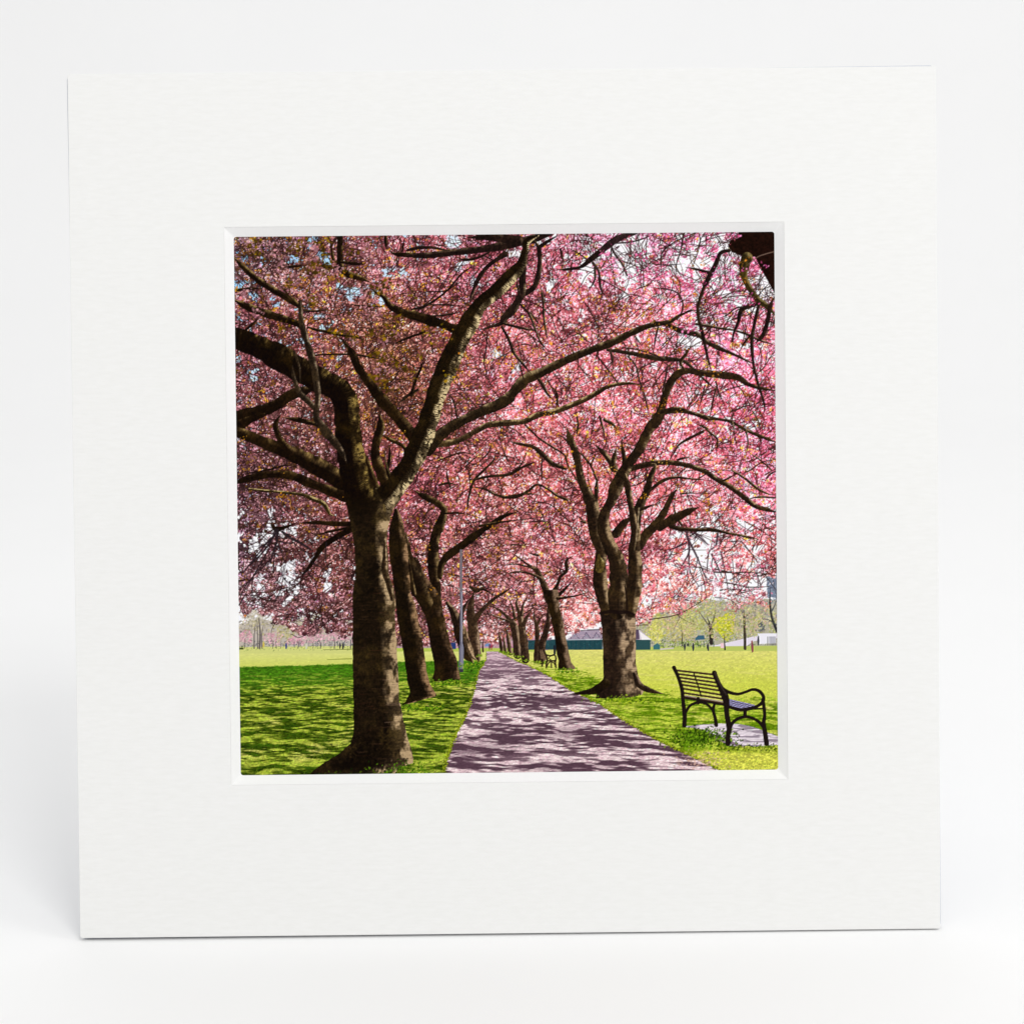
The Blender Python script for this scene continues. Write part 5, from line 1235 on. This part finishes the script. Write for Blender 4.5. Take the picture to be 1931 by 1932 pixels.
    P.blobs(ax - 3 + rs.normal(0, 24, m), ay + rs.normal(0, 7, m), rs.uniform(.9, 2.5, m), np.array([rgb(44, 70, 8), rgb(78, 116, 14), rgb(28, 44, 8), rgb(120, 156, 30)])[rs.randint(0, 4, m)], .85)
    for (x_, n_) in ((1450, 120), (1800, 130)):
        (ax, ay), = pts('I', (x_, 1590))
        P.blobs(ax + rs.normal(0, 15, n_), ay + rs.normal(0, 3, n_), rs.uniform(.7, 1.8, n_), np.array([rgb(70, 90, 10), rgb(120, 140, 20), rgb(40, 56, 8)])[rs.randint(0, 3, n_)], .8)
    bk = rgb(30, 22, 20)

    def bar(*p_, c=bk, op=1.):
        P.twig(pts('I', *p_), c, op, 1.2)
    P.poly(pts('I', (1370, 1085), (1700, 1165), (1640, 1200), (1500, 1205), (1380, 1170)), rgb(52, 46, 62))
    for k_, (y0_, y1_, x1_) in enumerate(((1095, 1160, 1660), (1115, 1172, 1630), (1134, 1182, 1600), (1150, 1190, 1560))):
        bar((1375, y0_, 4), (x1_, y1_, 4), c=rgb(176, 170, 214), op=.9)
    L0 = [(858, 800), (872, 836), (884, 872), (900, 908), (906, 945), (915, 985), (925, 1030), (935, 1070)]
    R0 = [(1232, 842), (1248, 884), (1264, 925), (1280, 966), (1296, 1006), (1312, 1050), (1338, 1092), (1350, 1140)]
    for (a_, b_) in zip(L0, R0):
        bar((*a_, 10), (*b_, 10), c=rgb(52, 34, 28))
        bar((a_[0], a_[1] - 8, 3), (b_[0], b_[1] - 8, 3), c=rgb(128, 96, 74), op=.6)
    bar((950, 1058, 6), (1345, 1122, 6), c=rgb(150, 130, 150), op=.7)
    bar((950, 1085, 9), (1350, 1156, 9))
    bar((1035, 830, 7), (1060, 900, 7), (1085, 980, 7), (1110, 1060, 8))
    bar((1080, 1085, 16), (1080, 1135, 16))
    bar((955, 1225, 14), (1000, 1160, 14), (1085, 1128, 14), (1170, 1148, 14), (1235, 1215, 14))
    bar((1248, 1140, 14), (1235, 1210, 16), (1255, 1290, 18), (1266, 1362, 20))
    bar((832, 772, 22), (838, 785, 20), (875, 870, 18), (912, 990, 20), (926, 1120, 20), (938, 1230, 24), (942, 1290, 22), (938, 1365, 23))
    bar((1246, 826, 26), (1262, 870, 24), (1300, 955, 26), (1345, 1040, 38), (1368, 1120, 34), (1372, 1230, 26), (1388, 1330, 28), (1398, 1400, 28), (1386, 1470, 24), (1386, 1552, 26))
    bar((1330, 985, 16), (1400, 1025, 18), (1490, 1042, 15), (1570, 1020, 14), (1640, 996, 15), (1705, 1012, 18), (1748, 1065, 18), (1742, 1120, 18), (1690, 1165, 16), (1600, 1195, 17), (1500, 1203, 17), (1390, 1170, 18))
    bar((1745, 1100, 18), (1758, 1200, 18), (1762, 1270, 18), (1752, 1340, 22), (1765, 1430, 24), (1782, 1550, 26))
    bar((1405, 1390, 18), (1440, 1330, 17), (1500, 1290, 16), (1570, 1276, 16), (1640, 1292, 16), (1700, 1325, 17), (1750, 1380, 18))
    bar((1560, 1210, 19), (1560, 1270, 19))
    bar((1660, 1195, 8), (1735, 1190, 8))
    bar((1252, 822, 8), (1310, 950, 8), (1370, 1050, 6), c=rgb(78, 66, 60), op=.5)

    # crisp it a little, the way a print is sharpened, and set the contrast
    b = img.copy()
    for ax_ in (0, 1):
        b = (np.roll(b, 1, ax_) + 2 * b + np.roll(b, -1, ax_)) / 4
    out = img + (img - b) * .7
    out = (out - .42) * 1.07 + .43
    return np.clip(out, .012, 1.0)


def build_print():
    pic = paint_print()
    lin = np.where(pic <= 0.04045, pic / 12.92, ((pic + 0.055) / 1.055) ** 2.4)
    n = N
    xs = bx(PU0 + (np.arange(n) + .5) / n * (PU1 - PU0))
    zs = bz(PU0 + (np.arange(n) + .5) / n * (PU1 - PU0))
    co = np.empty((n, n, 3), np.float32)
    co[..., 0] = xs[None, :]
    co[..., 1] = PRINT_Y
    co[..., 2] = zs[:, None]
    idx = np.arange(n * n, dtype=np.int32).reshape(n, n)
    quads = np.stack([idx[1:, :-1], idx[1:, 1:], idx[:-1, 1:], idx[:-1, :-1]], -1).reshape(-1)
    nf = (n - 1) * (n - 1)
    me = bpy.data.meshes.new('photo_print')
    me.vertices.add(n * n)
    me.vertices.foreach_set('co', co.ravel())
    me.loops.add(nf * 4)
    me.loops.foreach_set('vertex_index', quads)
    me.polygons.add(nf)
    me.polygons.foreach_set('loop_start', np.arange(0, nf * 4, 4, dtype=np.int32))
    me.update(calc_edges=True)
    at = me.color_attributes.new('ink', 'FLOAT_COLOR', 'POINT')
    rgba = np.ones((n * n, 4), np.float32)
    rgba[:, :3] = lin.reshape(-1, 3)
    at.data.foreach_set('color', rgba.ravel())
    m, nd, l, b = new_mat('printed_photo_paper', 0.75, 0.02)
    a = nd.new('ShaderNodeAttribute')
    a.attribute_name = 'ink'
    l.new(a.outputs['Color'], b.inputs['Base Color'])
    o = link('photo_print', me, m, mount)
    o['label'] = 'printed photo of pink cherry trees over a park path with a bench'


build_print()
bpy.context.view_layer.update()
